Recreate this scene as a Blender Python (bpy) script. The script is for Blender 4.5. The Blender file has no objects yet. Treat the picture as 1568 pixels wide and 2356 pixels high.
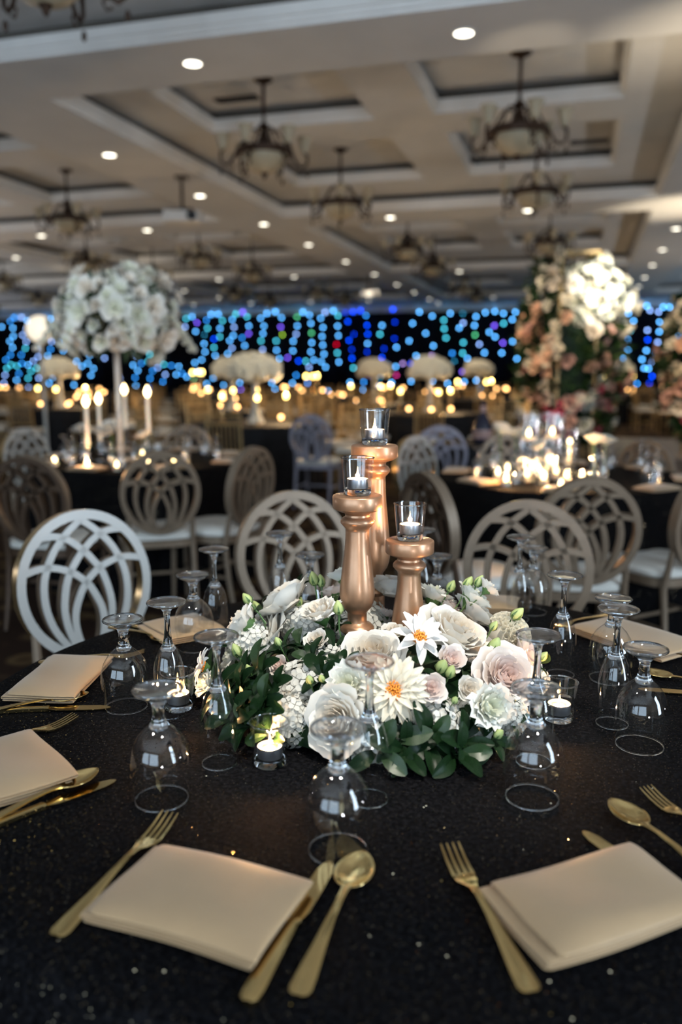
import bpy, math, random
from mathutils import Vector, Matrix
R = math.radians
PI = math.pi
rnd = random.Random(7)
S = bpy.context.scene
COL = S.collection

# ------------------------------------------------------------------ camera
F, HOR, EYE, VPX = 1900.0, 850.0, 1.34, 1345.0
TH = math.atan((1178 - HOR) / F)
YAW = math.atan((VPX - 784) / (F / math.cos(TH)))
cam_d = bpy.data.cameras.new('camera')
cam = bpy.data.objects.new('camera', cam_d)
COL.objects.link(cam)
cam_d.sensor_fit = 'VERTICAL'
cam_d.sensor_height = 36.0
cam_d.lens = F * 36.0 / 2356
cam.location = (0, 0, EYE)
cam.rotation_euler = (PI / 2 - TH, 0, YAW)
cam_d.clip_start, cam_d.clip_end = 0.05, 200
cam_d.dof.use_dof = True
cam_d.dof.focus_distance = 1.43
cam_d.dof.aperture_fstop = 2.0
S.camera = cam

# ------------------------------------------------------------------ world, exposure
w = bpy.data.worlds.new('world')
S.world = w
w.use_nodes = True
w.node_tree.nodes['Background'].inputs[0].default_value = (0.50, 0.56, 0.66, 1)
w.node_tree.nodes['Background'].inputs[1].default_value = 0.10
S.view_settings.view_transform = 'Standard'
S.view_settings.look = 'None'
S.view_settings.gamma = 1.0
S.view_settings.use_curve_mapping = False
S.view_settings.exposure = 0.0
cy = S.cycles
cy.use_denoising = True
cy.max_bounces = 6
cy.diffuse_bounces = 2
cy.glossy_bounces = 3
cy.transmission_bounces = 6
cy.transparent_max_bounces = 16
cy.use_adaptive_sampling = True
cy.adaptive_threshold = 0.12
cy.adaptive_min_samples = 16
cy.caustics_reflective = False
cy.caustics_refractive = False
cy.sample_clamp_indirect = 4.0
cy.blur_glossy = 0.5

# ------------------------------------------------------------------ room lights
def area(name, loc, target, sx, sy, power, color):
    d = bpy.data.lights.new(name, 'AREA')
    d.shape = 'RECTANGLE'; d.size = sx; d.size_y = sy
    d.energy = power; d.color = color
    o = bpy.data.objects.new(name, d); COL.objects.link(o)
    o.location = loc
    o.rotation_euler = (Vector(target) - Vector(loc)).to_track_quat('-Z', 'Y').to_euler()
    return o
def spot(name, loc, target, power, color, angle, blend=0.5, size=0.05):
    d = bpy.data.lights.new(name, 'SPOT')
    d.energy = power; d.color = color; d.spot_size = R(angle); d.spot_blend = blend; d.shadow_soft_size = size
    o = bpy.data.objects.new(name, d); COL.objects.link(o)
    o.location = loc
    o.rotation_euler = (Vector(target) - Vector(loc)).to_track_quat('-Z', 'Y').to_euler()
    return o
# daylight through the tall windows behind the camera (the window frames are built below)
WBX = (-4.6, 0.0); WRY = (0.15,)
for x in WBX:      # sheer-curtained window bays in the rear wall
    area('window_daylight', (x, -5.9, 2.1), (x, 4.0, 2.1), 4.0, 3.0, 190, (0.62, 0.81, 1.0))
for y in WRY:      # tall narrow window in the right-hand wall
    area('window_daylight', (4.5, y, 2.25), (0.0, y + 0.35, 2.25), 1.1, 3.6, 230, (0.66, 0.83, 1.0))
# pin spots over the foreground table, from the coffer above it
spot('table_pin_spot', (0.9, 0.2, 4.3), (-0.33, 1.40, 0.85), 680, (1.0, 0.92, 0.80), 17, 0.7, 0.12)
spot('table_pin_spot', (-1.9, -0.3, 4.3), (-0.33, 1.38, 0.85), 170, (1.0, 0.93, 0.82), 17, 0.7, 0.12)

# added fill spots around the hall, without fixtures, to brighten the ceiling
for x, y, e, c in ((-17, 5, 250, (0.93, 0.93, 0.95)), (-17, 14, 250, (0.92, 0.93, 0.96)), (-21, 23, 260, (0.97, 0.93, 0.88)), (-28, 32, 240, (0.9, 0.92, 1.0)),
                   (7.5, 4, 260, (0.95, 0.95, 1.0)), (7.5, 13, 240, (0.85, 0.93, 1.0)), (7.5, 23, 300, (0.62, 0.82, 1.0)), (7.5, 32, 260, (0.6, 0.8, 1.0)),
                   (-5, -3.5, 300, (0.85, 0.92, 1.0)), (2.6, -3.6, 260, (0.9, 0.95, 1.0))):
    spot('ceiling_fill', (x, y, 0.35), (x + (1.0 if x < -8 else -1.0 if x > 0 else 0), y + 0.3, 4.0), e * 1.25, c, 165, 0.35, 0.15)

for src, dst, e, ang in (((2.1, 7.3, 0.9), (1.15, 9.05, 4.4), 620, 44), ((3.3, 15.9, 0.9), (1.75, 17.4, 4.4), 1300, 42), ((1.6, 6.2, 0.9), (-0.66, 8.52, 4.35), 230, 12), ((-16.2, 19.0, 0.9), (-14.6, 24.0, 4.4), 500, 40)):
    spot('warm_uplighter', src, dst, e, (1.0, 0.82, 0.58), ang, 1.0 if ang > 20 else 0.9, 0.05)

# ------------------------------------------------------------------ pixel helpers (a pixel of the 1568x2356 frame to a real point)
HD = Vector((-math.sin(YAW), math.cos(YAW), 0)); RT = Vector((math.cos(YAW), math.sin(YAW), 0))
FW = HD * math.cos(TH) + Vector((0, 0, -math.sin(TH))); UP = HD * math.sin(TH) + Vector((0, 0, math.cos(TH)))
CP = Vector((0, 0, EYE))
def ray(x, y): return FW + RT * ((x - 784) / F) - UP * ((y - 1178) / F)
def at(x, y, z):
    d = ray(x, y); return CP + d * ((z - EYE) / d.z)
def atd(x, y, D): return CP + ray(x, y) * D
def cpos(px, D, z=0.0):
    a = (D - (EYE - z) * math.sin(TH)) / math.cos(TH)
    p = HD * a + RT * ((px - 784) / F * D); return Vector((p.x, p.y, z))
def proj(p):
    v = Vector(p) - CP; z = v.dot(FW)
    if z < 0.05: return (-9999, -9999, z)
    return (784 + F * v.dot(RT) / z, 1178 - F * v.dot(UP) / z, z)

# ------------------------------------------------------------------ mesh builder
class MB:
    def __init__(s): s.v = []; s.f = []; s.m = []; s.cur = 0; s.mats = []
    def mat(s, i): s.cur = i; return s
    def add(s, vs, fs, M=None):
        o = len(s.v)
        s.v += [tuple(M @ Vector(p)) if M else tuple(p) for p in vs]
        s.f += [tuple(i + o for i in f) for f in fs]; s.m += [s.cur] * len(fs)
        return s
    def box(s, x0, x1, y0, y1, z0, z1, M=None):
        v = [(x0,y0,z0),(x1,y0,z0),(x1,y1,z0),(x0,y1,z0),(x0,y0,z1),(x1,y0,z1),(x1,y1,z1),(x0,y1,z1)]
        return s.add(v, [(0,3,2,1),(4,5,6,7),(0,1,5,4),(1,2,6,5),(2,3,7,6),(3,0,4,7)], M)
    def lathe(s, prof, n=24, M=None, close=True):
        v = []; f = []
        for r, z in prof:
            for k in range(n):
                a = 2 * PI * k / n; v.append((r * math.cos(a), r * math.sin(a), z))
        for i in range(len(prof) - 1):
            for k in range(n):
                k2 = (k + 1) % n
                f.append((i*n+k, i*n+k2, (i+1)*n+k2, (i+1)*n+k))
        if close:
            if prof[0][0] > 1e-6: f.append(tuple(range(n))[::-1])
            if prof[-1][0] > 1e-6: f.append(tuple((len(prof)-1)*n + k for k in range(n)))
        return s.add(v, f, M)
    def tube(s, pts, rad, n=8, M=None, caps=True, flat=None):
        # flat=(w,h): rectangular cross-section, 'up' is local z of flat axis
        pts = [Vector(p) for p in pts]
        if not hasattr(rad, '__len__'): rad = [rad] * len(pts)
        v = []; f = []
        prev = None
        for i, p in enumerate(pts):
            t = (pts[min(i+1, len(pts)-1)] - pts[max(i-1, 0)]).normalized()
            if flat:
                up = Vector(flat[2]); sd = t.cross(up).normalized()
                for a, b in ((-1,-1),(1,-1),(1,1),(-1,1)):
                    v.append(p + sd * (a * flat[0] * 0.5) + up * (b * flat[1] * 0.5))
            else:
                if prev is None:
                    nx = t.cross(Vector((0,0,1)) if abs(t.z) < 0.9 else Vector((1,0,0))).normalized()
                else:
                    nx = (prev - t * prev.dot(t)).normalized()
                prev = nx; ny = t.cross(nx)
                for k in range(n):
                    a = 2 * PI * k / n
                    v.append(p + (nx * math.cos(a) + ny * math.sin(a)) * rad[i])
        m = 4 if flat else n
        for i in range(len(pts) - 1):
            for k in range(m):
                k2 = (k + 1) % m
                f.append((i*m+k, i*m+k2, (i+1)*m+k2, (i+1)*m+k))
        if caps:
            f.append(tuple(range(m))[::-1]); f.append(tuple((len(pts)-1)*m + k for k in range(m)))
        return s.add(v, f, M)
    def grid(s, fn, nu, nv, M=None):
        v = [fn(i / nu, j / nv) for j in range(nv + 1) for i in range(nu + 1)]
        f = [(j*(nu+1)+i, j*(nu+1)+i+1, (j+1)*(nu+1)+i+1, (j+1)*(nu+1)+i) for j in range(nv) for i in range(nu)]
        return s.add(v, f, M)
    def ball(s, c, r, n=8, M=None, sz=1.0):
        c = Vector(c); m = max(3, n // 2)
        prof = [(r * math.sin(PI * i / m), -r * sz * math.cos(PI * i / m)) for i in range(m + 1)]
        prof[0] = (1e-7, prof[0][1]); prof[-1] = (1e-7, prof[-1][1])
        T = Matrix.Translation(c)
        return s.lathe(prof, n, (M @ T) if M else T, close=False)
    def mesh(s, name, mats, smooth=True):
        me = bpy.data.meshes.new(name)
        me.from_pydata([tuple(p) for p in s.v], [], s.f)
        for m in (mats if isinstance(mats, (list, tuple)) else [mats]): me.materials.append(m)
        if isinstance(mats, (list, tuple)): me.polygons.foreach_set('material_index', s.m)
        me.polygons.foreach_set('use_smooth', [bool(smooth)] * len(me.polygons))
        if smooth:
            try: me.set_sharp_from_angle(angle=R(42))
            except Exception: pass
        me.update()
        return me
    def build(s, name, mats, parent=None, smooth=True, loc=None):
        o = bpy.data.objects.new(name, s.mesh(name, mats, smooth)); COL.objects.link(o)
        if parent is not None: o.parent = parent
        if loc is not None: o.location = loc
        return o
def tag(o, label=None, cat=None, group=None, kind=None):
    if label: o['label'] = label
    if cat: o['category'] = cat
    if group: o['group'] = group
    if kind: o['kind'] = kind
    return o
def thing(name, label, cat, loc=(0,0,0), rz=0.0, group=None):
    o = bpy.data.objects.new(name, None); COL.objects.link(o)
    o.empty_display_size = 0.05
    o.location = loc; o.rotation_euler = (0, 0, rz)
    return tag(o, label, cat, group)
KIDS = {}
def copy_tree(o, parent=None):
    c = o.copy(); COL.objects.link(c)
    if parent is not None:
        mi = o.matrix_parent_inverse.copy(); c.parent = parent; c.matrix_parent_inverse = mi
    for ch in list(o.children): copy_tree(ch, c)
    return c
class Proto:
    """first use hands out the original, later uses hand out copies"""
    def __init__(s, o): s.o = o; s.used = False
    def get(s):
        if not s.used: s.used = True; return s.o
        return copy_tree(s.o)
ORD = ['first','second','third','fourth','fifth','sixth','seventh','eighth','ninth','tenth','eleventh','twelfth','thirteenth','fourteenth','fifteenth','sixteenth','seventeenth','eighteenth','nineteenth','twentieth']
def ordn(i): return ORD[i] if i < len(ORD) else 'twentieth'

# ------------------------------------------------------------------ materials
def mk(name):
    m = bpy.data.materials.new(name); m.use_nodes = True
    return m, m.node_tree.nodes, m.node_tree.links, m.node_tree.nodes['Principled BSDF']
def mat(name, col, rough=0.5, metal=0.0, var=0.12, scale=30.0, bump=0.0, bscale=200.0, coat=0.0, sss=0.0, sheen=0.0, spec=0.5, trans=0.0):
    m, N, L, b = mk(name)
    tc = N.new('ShaderNodeTexCoord'); nz = N.new('ShaderNodeTexNoise')
    nz.inputs['Scale'].default_value = scale; nz.inputs['Detail'].default_value = 3
    L.new(tc.outputs['Object'], nz.inputs['Vector'])
    rp = N.new('ShaderNodeValToRGB')
    rp.color_ramp.elements[0].position = 0.3; rp.color_ramp.elements[1].position = 0.7
    rp.color_ramp.elements[0].color = tuple(c * (1 - var) for c in col) + (1,)
    rp.color_ramp.elements[1].color = tuple(min(1, c * (1 + var)) for c in col) + (1,)
    L.new(nz.outputs['Fac'], rp.inputs['Fac']); L.new(rp.outputs['Color'], b.inputs['Base Color'])
    b.inputs['Roughness'].default_value = rough; b.inputs['Metallic'].default_value = metal
    b.inputs['Specular IOR Level'].default_value = spec
    if coat: b.inputs['Coat Weight'].default_value = coat; b.inputs['Coat Roughness'].default_value = 0.15
    if sheen: b.inputs['Sheen Weight'].default_value = sheen
    if sss:
        b.inputs['Subsurface Weight'].default_value = sss
        b.inputs['Subsurface Radius'].default_value = (0.01, 0.006, 0.004)
        b.inputs['Subsurface Scale'].default_value = 1.0
    if bump:
        n2 = N.new('ShaderNodeTexNoise'); n2.inputs['Scale'].default_value = bscale; n2.inputs['Detail'].default_value = 4
        L.new(tc.outputs['Object'], n2.inputs['Vector'])
        bp = N.new('ShaderNodeBump'); bp.inputs['Strength'].default_value = bump; bp.inputs['Distance'].default_value = 0.002
        L.new(n2.outputs['Fac'], bp.inputs['Height']); L.new(bp.outputs['Normal'], b.inputs['Normal'])
    return m
def emit(name, col, strength):
    m, N, L, b = mk(name)
    b.inputs['Base Color'].default_value = tuple(col) + (1,)
    b.inputs['Emission Color'].default_value = tuple(col) + (1,)
    b.inputs['Emission Strength'].default_value = strength
    m.cycles.emission_sampling = 'NONE'
    return m
def petal_mat(name, col, edge, tr=0.35, rough=0.55, heart=None):
    m, N, L, b = mk(name)
    tc = N.new('ShaderNodeTexCoord'); nz = N.new('ShaderNodeTexNoise')
    nz.inputs['Scale'].default_value = 35; nz.inputs['Detail'].default_value = 3
    L.new(tc.outputs['Object'], nz.inputs['Vector'])
    mx = N.new('ShaderNodeMix'); mx.data_type = 'RGBA'
    mx.inputs['A'].default_value = tuple(col) + (1,); mx.inputs['B'].default_value = tuple(edge) + (1,)
    L.new(nz.outputs['Fac'], mx.inputs['Factor'])
    out = mx.outputs['Result']
    if heart:      # petals deepen in tone towards the heart of the bloom
        sx = N.new('ShaderNodeSeparateXYZ'); L.new(tc.outputs['Object'], sx.inputs[0])
        cx = N.new('ShaderNodeCombineXYZ'); L.new(sx.outputs['X'], cx.inputs['X']); L.new(sx.outputs['Y'], cx.inputs['Y'])
        ln = N.new('ShaderNodeVectorMath'); ln.operation = 'LENGTH'; L.new(cx.outputs[0], ln.inputs[0])
        mr = N.new('ShaderNodeMapRange'); mr.inputs['From Min'].default_value = 0.12; mr.inputs['From Max'].default_value = 0.75; L.new(ln.outputs['Value'], mr.inputs['Value'])
        m2 = N.new('ShaderNodeMix'); m2.data_type = 'RGBA'; m2.inputs['A'].default_value = tuple(heart) + (1,)
        L.new(mr.outputs['Result'], m2.inputs['Factor']); L.new(out, m2.inputs['B']); out = m2.outputs['Result']
    L.new(out, b.inputs['Base Color'])
    b.inputs['Roughness'].default_value = rough; b.inputs['Specular IOR Level'].default_value = 0.25
    t = N.new('ShaderNodeBsdfTranslucent'); L.new(out, t.inputs['Color'])
    ms = N.new('ShaderNodeMixShader'); ms.inputs[0].default_value = tr
    L.new(b.outputs[0], ms.inputs[1]); L.new(t.outputs[0], ms.inputs[2])
    L.new(ms.outputs[0], N['Material Output'].inputs['Surface'])
    return m
def thin_glass(name, tint=(0.975, 0.985, 0.99), ior=1.5, rough=0.02):
    m, N, L, b = mk(name); N.remove(b)
    tr = N.new('ShaderNodeBsdfTransparent'); tr.inputs[0].default_value = tint + (1,)
    gl = N.new('ShaderNodeBsdfGlossy'); gl.inputs['Roughness'].default_value = rough
    gl.inputs[0].default_value = (1, 1, 1, 1)
    # Schlick reflectance on either face of the thin wall
    geo = N.new('ShaderNodeNewGeometry'); dt = N.new('ShaderNodeVectorMath'); dt.operation = 'DOT_PRODUCT'
    L.new(geo.outputs['Incoming'], dt.inputs[0]); L.new(geo.outputs['Normal'], dt.inputs[1])
    ab = N.new('ShaderNodeMath'); ab.operation = 'ABSOLUTE'; L.new(dt.outputs['Value'], ab.inputs[0])
    om = N.new('ShaderNodeMath'); om.operation = 'SUBTRACT'; om.inputs[0].default_value = 1.0; L.new(ab.outputs[0], om.inputs[1])
    pw = N.new('ShaderNodeMath'); pw.operation = 'POWER'; pw.inputs[1].default_value = 5.0; L.new(om.outputs[0], pw.inputs[0])
    r0 = 2 * ((ior - 1) / (ior + 1)) ** 2
    mu = N.new('ShaderNodeMath'); mu.operation = 'MULTIPLY_ADD'; mu.inputs[1].default_value = 0.85 - r0; mu.inputs[2].default_value = r0; mu.use_clamp = True
    tc = N.new('ShaderNodeTexCoord'); nz = N.new('ShaderNodeTexNoise'); nz.inputs['Scale'].default_value = 18
    L.new(tc.outputs['Object'], nz.inputs['Vector'])
    bp = N.new('ShaderNodeBump'); bp.inputs['Strength'].default_value = 0.05; bp.inputs['Distance'].default_value = 0.004
    L.new(nz.outputs['Fac'], bp.inputs['Height']); L.new(bp.outputs['Normal'], gl.inputs['Normal'])
    ms = N.new('ShaderNodeMixShader')
    L.new(pw.outputs[0], mu.inputs[0]); L.new(mu.outputs[0], ms.inputs[0])
    L.new(tr.outputs[0], ms.inputs[1]); L.new(gl.outputs[0], ms.inputs[2])
    L.new(ms.outputs[0], N['Material Output'].inputs['Surface'])
    return m
def solid_glass(name, tint=(0.97, 0.985, 1.0)):
    m, N, L, b = mk(name); N.remove(b)
    g = N.new('ShaderNodeBsdfGlass'); g.inputs['IOR'].default_value = 1.48; g.inputs['Roughness'].default_value = 0.0
    g.inputs[0].default_value = tint + (1,)
    tc = N.new('ShaderNodeTexCoord'); nz = N.new('ShaderNodeTexNoise'); nz.inputs['Scale'].default_value = 40
    L.new(tc.outputs['Object'], nz.inputs['Vector'])
    bp = N.new('ShaderNodeBump'); bp.inputs['Strength'].default_value = 0.04; bp.inputs['Distance'].default_value = 0.003
    L.new(nz.outputs['Fac'], bp.inputs['Height']); L.new(bp.outputs['Normal'], g.inputs['Normal'])
    L.new(g.outputs[0], N['Material Output'].inputs['Surface'])
    return m
def sequin_cloth():
    m, N, L, b = mk('black_sequin_cloth')
    tc = N.new('ShaderNodeTexCoord'); geo = N.new('ShaderNodeNewGeometry')
    vo = N.new('ShaderNodeTexVoronoi'); vo.inputs['Scale'].default_value = 420
    L.new(tc.outputs['Object'], vo.inputs['Vector'])
    sub = N.new('ShaderNodeVectorMath'); sub.operation = 'SUBTRACT'; sub.inputs[1].default_value = (0.5, 0.5, 0.5)
    L.new(vo.outputs['Color'], sub.inputs[0])
    sc = N.new('ShaderNodeVectorMath'); sc.operation = 'SCALE'; sc.inputs['Scale'].default_value = 1.2
    L.new(sub.outputs[0], sc.inputs[0])
    ad = N.new('ShaderNodeVectorMath'); ad.operation = 'ADD'
    L.new(geo.outputs['Normal'], ad.inputs[0]); L.new(sc.outputs[0], ad.inputs[1])
    nm = N.new('ShaderNodeVectorMath'); nm.operation = 'NORMALIZE'; L.new(ad.outputs[0], nm.inputs[0])
    # cloth relief
    nz = N.new('ShaderNodeTexNoise'); nz.inputs['Scale'].default_value = 160; nz.inputs['Detail'].default_value = 5
    L.new(tc.outputs['Object'], nz.inputs['Vector'])
    cr = N.new('ShaderNodeValToRGB'); L.new(nz.outputs['Fac'], cr.inputs['Fac'])
    cr.color_ramp.elements[0].position = 0.42; cr.color_ramp.elements[0].color = (0.0015, 0.0015, 0.002, 1)
    cr.color_ramp.elements[1].position = 0.72; cr.color_ramp.elements[1].color = (0.011, 0.011, 0.013, 1)
    bp = N.new('ShaderNodeBump'); bp.inputs['Strength'].default_value = 0.6; bp.inputs['Distance'].default_value = 0.002
    L.new(nz.outputs['Fac'], bp.inputs['Height'])
    L.new(cr.outputs['Color'], b.inputs['Base Color']); L.new(bp.outputs['Normal'], b.inputs['Normal'])
    b.inputs['Roughness'].default_value = 0.8; b.inputs['Specular IOR Level'].default_value = 0.05
    # sequins: a share of the cells
    sep = N.new('ShaderNodeSeparateColor'); L.new(vo.outputs['Color'], sep.inputs[0])
    v2 = N.new('ShaderNodeTexVoronoi'); v2.inputs['Scale'].default_value = 420; v2.inputs['Randomness'].default_value = 1
    L.new(tc.outputs['Object'], v2.inputs['Vector'])
    wn = N.new('ShaderNodeTexWhiteNoise'); wn.noise_dimensions = '3D'; L.new(v2.outputs['Position'], wn.inputs['Vector'])
    gt = N.new('ShaderNodeMath'); gt.operation = 'GREATER_THAN'; gt.inputs[1].default_value = 0.84; L.new(wn.outputs['Value'], gt.inputs[0])
    lt = N.new('ShaderNodeMath'); lt.operation = 'LESS_THAN'; lt.inputs[1].default_value = 0.45; L.new(v2.outputs['Distance'], lt.inputs[0])
    mm = N.new('ShaderNodeMath'); mm.operation = 'MULTIPLY'; L.new(gt.outputs[0], mm.inputs[0]); L.new(lt.outputs[0], mm.inputs[1])
    g = N.new('ShaderNodeBsdfGlossy'); g.inputs['Roughness'].default_value = 0.06
    g.inputs[0].default_value = (0.36, 0.29, 0.19, 1)
    L.new(nm.outputs[0], g.inputs['Normal'])
    ms = N.new('ShaderNodeMixShader'); L.new(mm.outputs[0], ms.inputs[0])
    ml = N.new('ShaderNodeMath'); ml.operation = 'MULTIPLY'; ml.inputs[1].default_value = 0.24; L.new(mm.outputs[0], ml.inputs[0])
    L.new(ml.outputs[0], ms.inputs[0])
    L.new(b.outputs[0], ms.inputs[1]); L.new(g.outputs[0], ms.inputs[2])
    L.new(ms.outputs[0], N['Material Output'].inputs['Surface'])
    return m
def carpet():
    m, N, L, b = mk('patterned_carpet')
    tc = N.new('ShaderNodeTexCoord')
    vo = N.new('ShaderNodeTexVoronoi'); vo.inputs['Scale'].default_value = 5
    nz = N.new('ShaderNodeTexNoise'); nz.inputs['Scale'].default_value = 3.5; nz.inputs['Detail'].default_value = 5
    L.new(tc.outputs['Object'], vo.inputs['Vector']); L.new(tc.outputs['Object'], nz.inputs['Vector'])
    ad = N.new('ShaderNodeMath'); ad.operation = 'ADD'; L.new(vo.outputs['Distance'], ad.inputs[0]); L.new(nz.outputs['Fac'], ad.inputs[1])
    cr = N.new('ShaderNodeValToRGB'); L.new(ad.outputs[0], cr.inputs['Fac'])
    e = cr.color_ramp.elements
    e[0].position = 0.55; e[0].color = (0.055, 0.033, 0.016, 1); e[1].position = 0.95; e[1].color = (0.022, 0.012, 0.008, 1)
    k = cr.color_ramp.elements.new(0.75); k.color = (0.10, 0.065, 0.03, 1)
    L.new(cr.outputs['Color'], b.inputs['Base Color']); b.inputs['Roughness'].default_value = 0.95
    b.inputs['Specular IOR Level'].default_value = 0.1
    return m
M = {}
M['ceil'] = mat('ceiling_paint', (0.66, 0.655, 0.64), 0.8, var=0.04, scale=2)
M['lip'] = mat('moulding_paint', (0.84, 0.84, 0.82), 0.55, var=0.03, scale=4)
M['band'] = mat('dark_taupe_band', (0.085, 0.075, 0.062), 0.7, var=0.1, scale=3)  # recess bands coloured darker than the panels and mouldings
M['wall'] = mat('wall_paint', (0.45, 0.40, 0.33), 0.85, var=0.05, scale=2)
M['carpet'] = carpet()
M['dance'] = mat('dance_floor_laminate', (0.16, 0.155, 0.16), 0.35, var=0.06, scale=1.5)
M['drape'] = mat('black_drape', (0.004, 0.004, 0.006), 0.9, var=0.3, scale=6, spec=0.1)
M['bronze'] = mat('antique_bronze', (0.055, 0.032, 0.020), 0.5, metal=0.6, var=0.35, scale=25)
M['alab'] = mat('alabaster_glass', (0.46, 0.40, 0.28), 0.4, var=0.12, scale=14)
M['black'] = mat('black_plastic', (0.012, 0.012, 0.014), 0.4, var=0.2)
M['whitepl'] = mat('white_plastic', (0.72, 0.72, 0.70), 0.45, var=0.04)
M['sequin'] = sequin_cloth()
M['napkin'] = mat('champagne_satin_cloth', (0.48, 0.315, 0.165), 0.5, var=0.05, scale=12, bump=0.15, bscale=900, sheen=0.35)
M['gold'] = mat('gold_flatware', (0.85, 0.62, 0.27), 0.12, metal=1.0, var=0.06, scale=40)
M['copper'] = mat('rose_gold_paint', (0.42, 0.235, 0.135), 0.36, metal=0.70, var=0.12, scale=22, coat=0.2)
M['alu'] = mat('tealight_aluminium', (0.72, 0.75, 0.80), 0.32, metal=1.0, var=0.05, scale=60)
M['wax'] = mat('candle_wax', (0.93, 0.87, 0.74), 0.45, var=0.03, scale=20, sss=0.4)
M['wick'] = mat('burnt_wick', (0.01, 0.008, 0.006), 0.9)
M['thin'] = thin_glass('thin_clear_glass')
M['glass'] = solid_glass('clear_glass')
M['footg'] = thin_glass('glass_foot', tint=(0.90, 0.92, 0.94), ior=1.95, rough=0.05)
M['votg'] = thin_glass('votive_glass', tint=(0.95, 0.96, 0.965), ior=1.75, rough=0.03)
M['bgglass'] = thin_glass('background_clear_glass', tint=(0.93, 0.94, 0.95), ior=1.7, rough=0.08)
M['flame'] = emit('candle_flame', (1.0, 0.62, 0.24), 26)
M['champ'] = mat('champagne_paint', (0.23, 0.170, 0.118), 0.45, metal=0.3, var=0.08, scale=18)
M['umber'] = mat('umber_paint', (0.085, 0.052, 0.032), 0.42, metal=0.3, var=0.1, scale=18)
M['pearl'] = mat('pearl_white_lacquer', (0.53, 0.515, 0.48), 0.35, var=0.03, scale=10)
M['edge'] = mat('polished_gold_edge', (0.70, 0.50, 0.25), 0.25, metal=0.9, var=0.08)
M['cushion'] = mat('ivory_vinyl', (0.78, 0.76, 0.70), 0.45, var=0.04, scale=8)
M['goldwood'] = mat('gold_painted_wood', (0.40, 0.27, 0.12), 0.4, metal=0.4, var=0.15, scale=12)
M['rose'] = petal_mat('white_rose_petal', (0.86, 0.83, 0.76), (0.90, 0.88, 0.83), heart=(0.85, 0.74, 0.60))
M['blush'] = petal_mat('blush_rose_petal', (0.86, 0.75, 0.69), (0.90, 0.85, 0.81), heart=(0.84, 0.64, 0.57))
M['lisi'] = petal_mat('white_lisianthus_petal', (0.82, 0.83, 0.76), (0.92, 0.91, 0.86), heart=(0.76, 0.78, 0.60))
M['cream'] = petal_mat('cream_dahlia_petal', (0.86, 0.78, 0.60), (0.90, 0.86, 0.76))
M['whited'] = petal_mat('white_dahlia_petal', (0.88, 0.86, 0.82), (0.91, 0.90, 0.88))
M['hyd'] = petal_mat('white_hydrangea_petal', (0.72, 0.72, 0.66), (0.84, 0.83, 0.78))
M['orange'] = mat('orange_stamens', (0.90, 0.25, 0.015), 0.7, var=0.3, scale=300)
M['leaf'] = mat('glossy_dark_leaf', (0.006, 0.019, 0.006), 0.36, var=0.45, scale=40, spec=0.13)
M['leaf2'] = mat('mid_green_leaf', (0.013, 0.036, 0.009), 0.40, var=0.4, scale=40)
M['budg'] = mat('pale_green_bud', (0.34, 0.42, 0.16), 0.5, var=0.3, scale=80)
M['stemg'] = mat('green_stem', (0.06, 0.13, 0.035), 0.5, var=0.3, scale=60)
M['peach'] = petal_mat('peach_petal', (0.78, 0.45, 0.30), (0.86, 0.62, 0.48))
M['pink'] = petal_mat('hot_pink_petal', (0.50, 0.05, 0.12), (0.66, 0.14, 0.22))
M['dusty'] = petal_mat('dusty_pink_petal', (0.62, 0.36, 0.32), (0.74, 0.52, 0.46))
M['yellowf'] = emit('warm_candle_bulb', (1.0, 0.70, 0.20), 13)
M['orangef'] = emit('far_candle_flame', (1.0, 0.50, 0.17), 12)
M['hotf'] = emit('bright_candle_flame', (1.0, 0.72, 0.34), 15)
M['lamp'] = emit('downlight_lens', (1.0, 0.93, 0.76), 7)
M['orb'] = emit('cream_globe_glow', (1.0, 0.86, 0.66), 0.95)

# ================================================================== THE SETTING
X0R, X1R, Y0R, Y1R = -38.0, 20.0, -6.0, 40.6
b = MB(); b.box(X0R, X1R, Y0R, Y1R, -0.05, 0.0)
tag(b.build('floor', M['carpet'], smooth=False), 'brown patterned ballroom carpet', kind='structure')
DX = 0.35
b = MB(); b.box(DX, 9.0, 6.4, 17.0, 0.0, 0.03)
tag(b.build('dance_floor', M['dance'], smooth=False), 'grey laminate dance floor beyond the flower pillar', kind='structure')
b = MB(); b.box(X0R, X1R, Y1R, Y1R + 0.15, 0, 4.5)
tag(b.build('wall_far', M['wall'], smooth=False), 'far ballroom wall behind the black drape', kind='structure')

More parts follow.
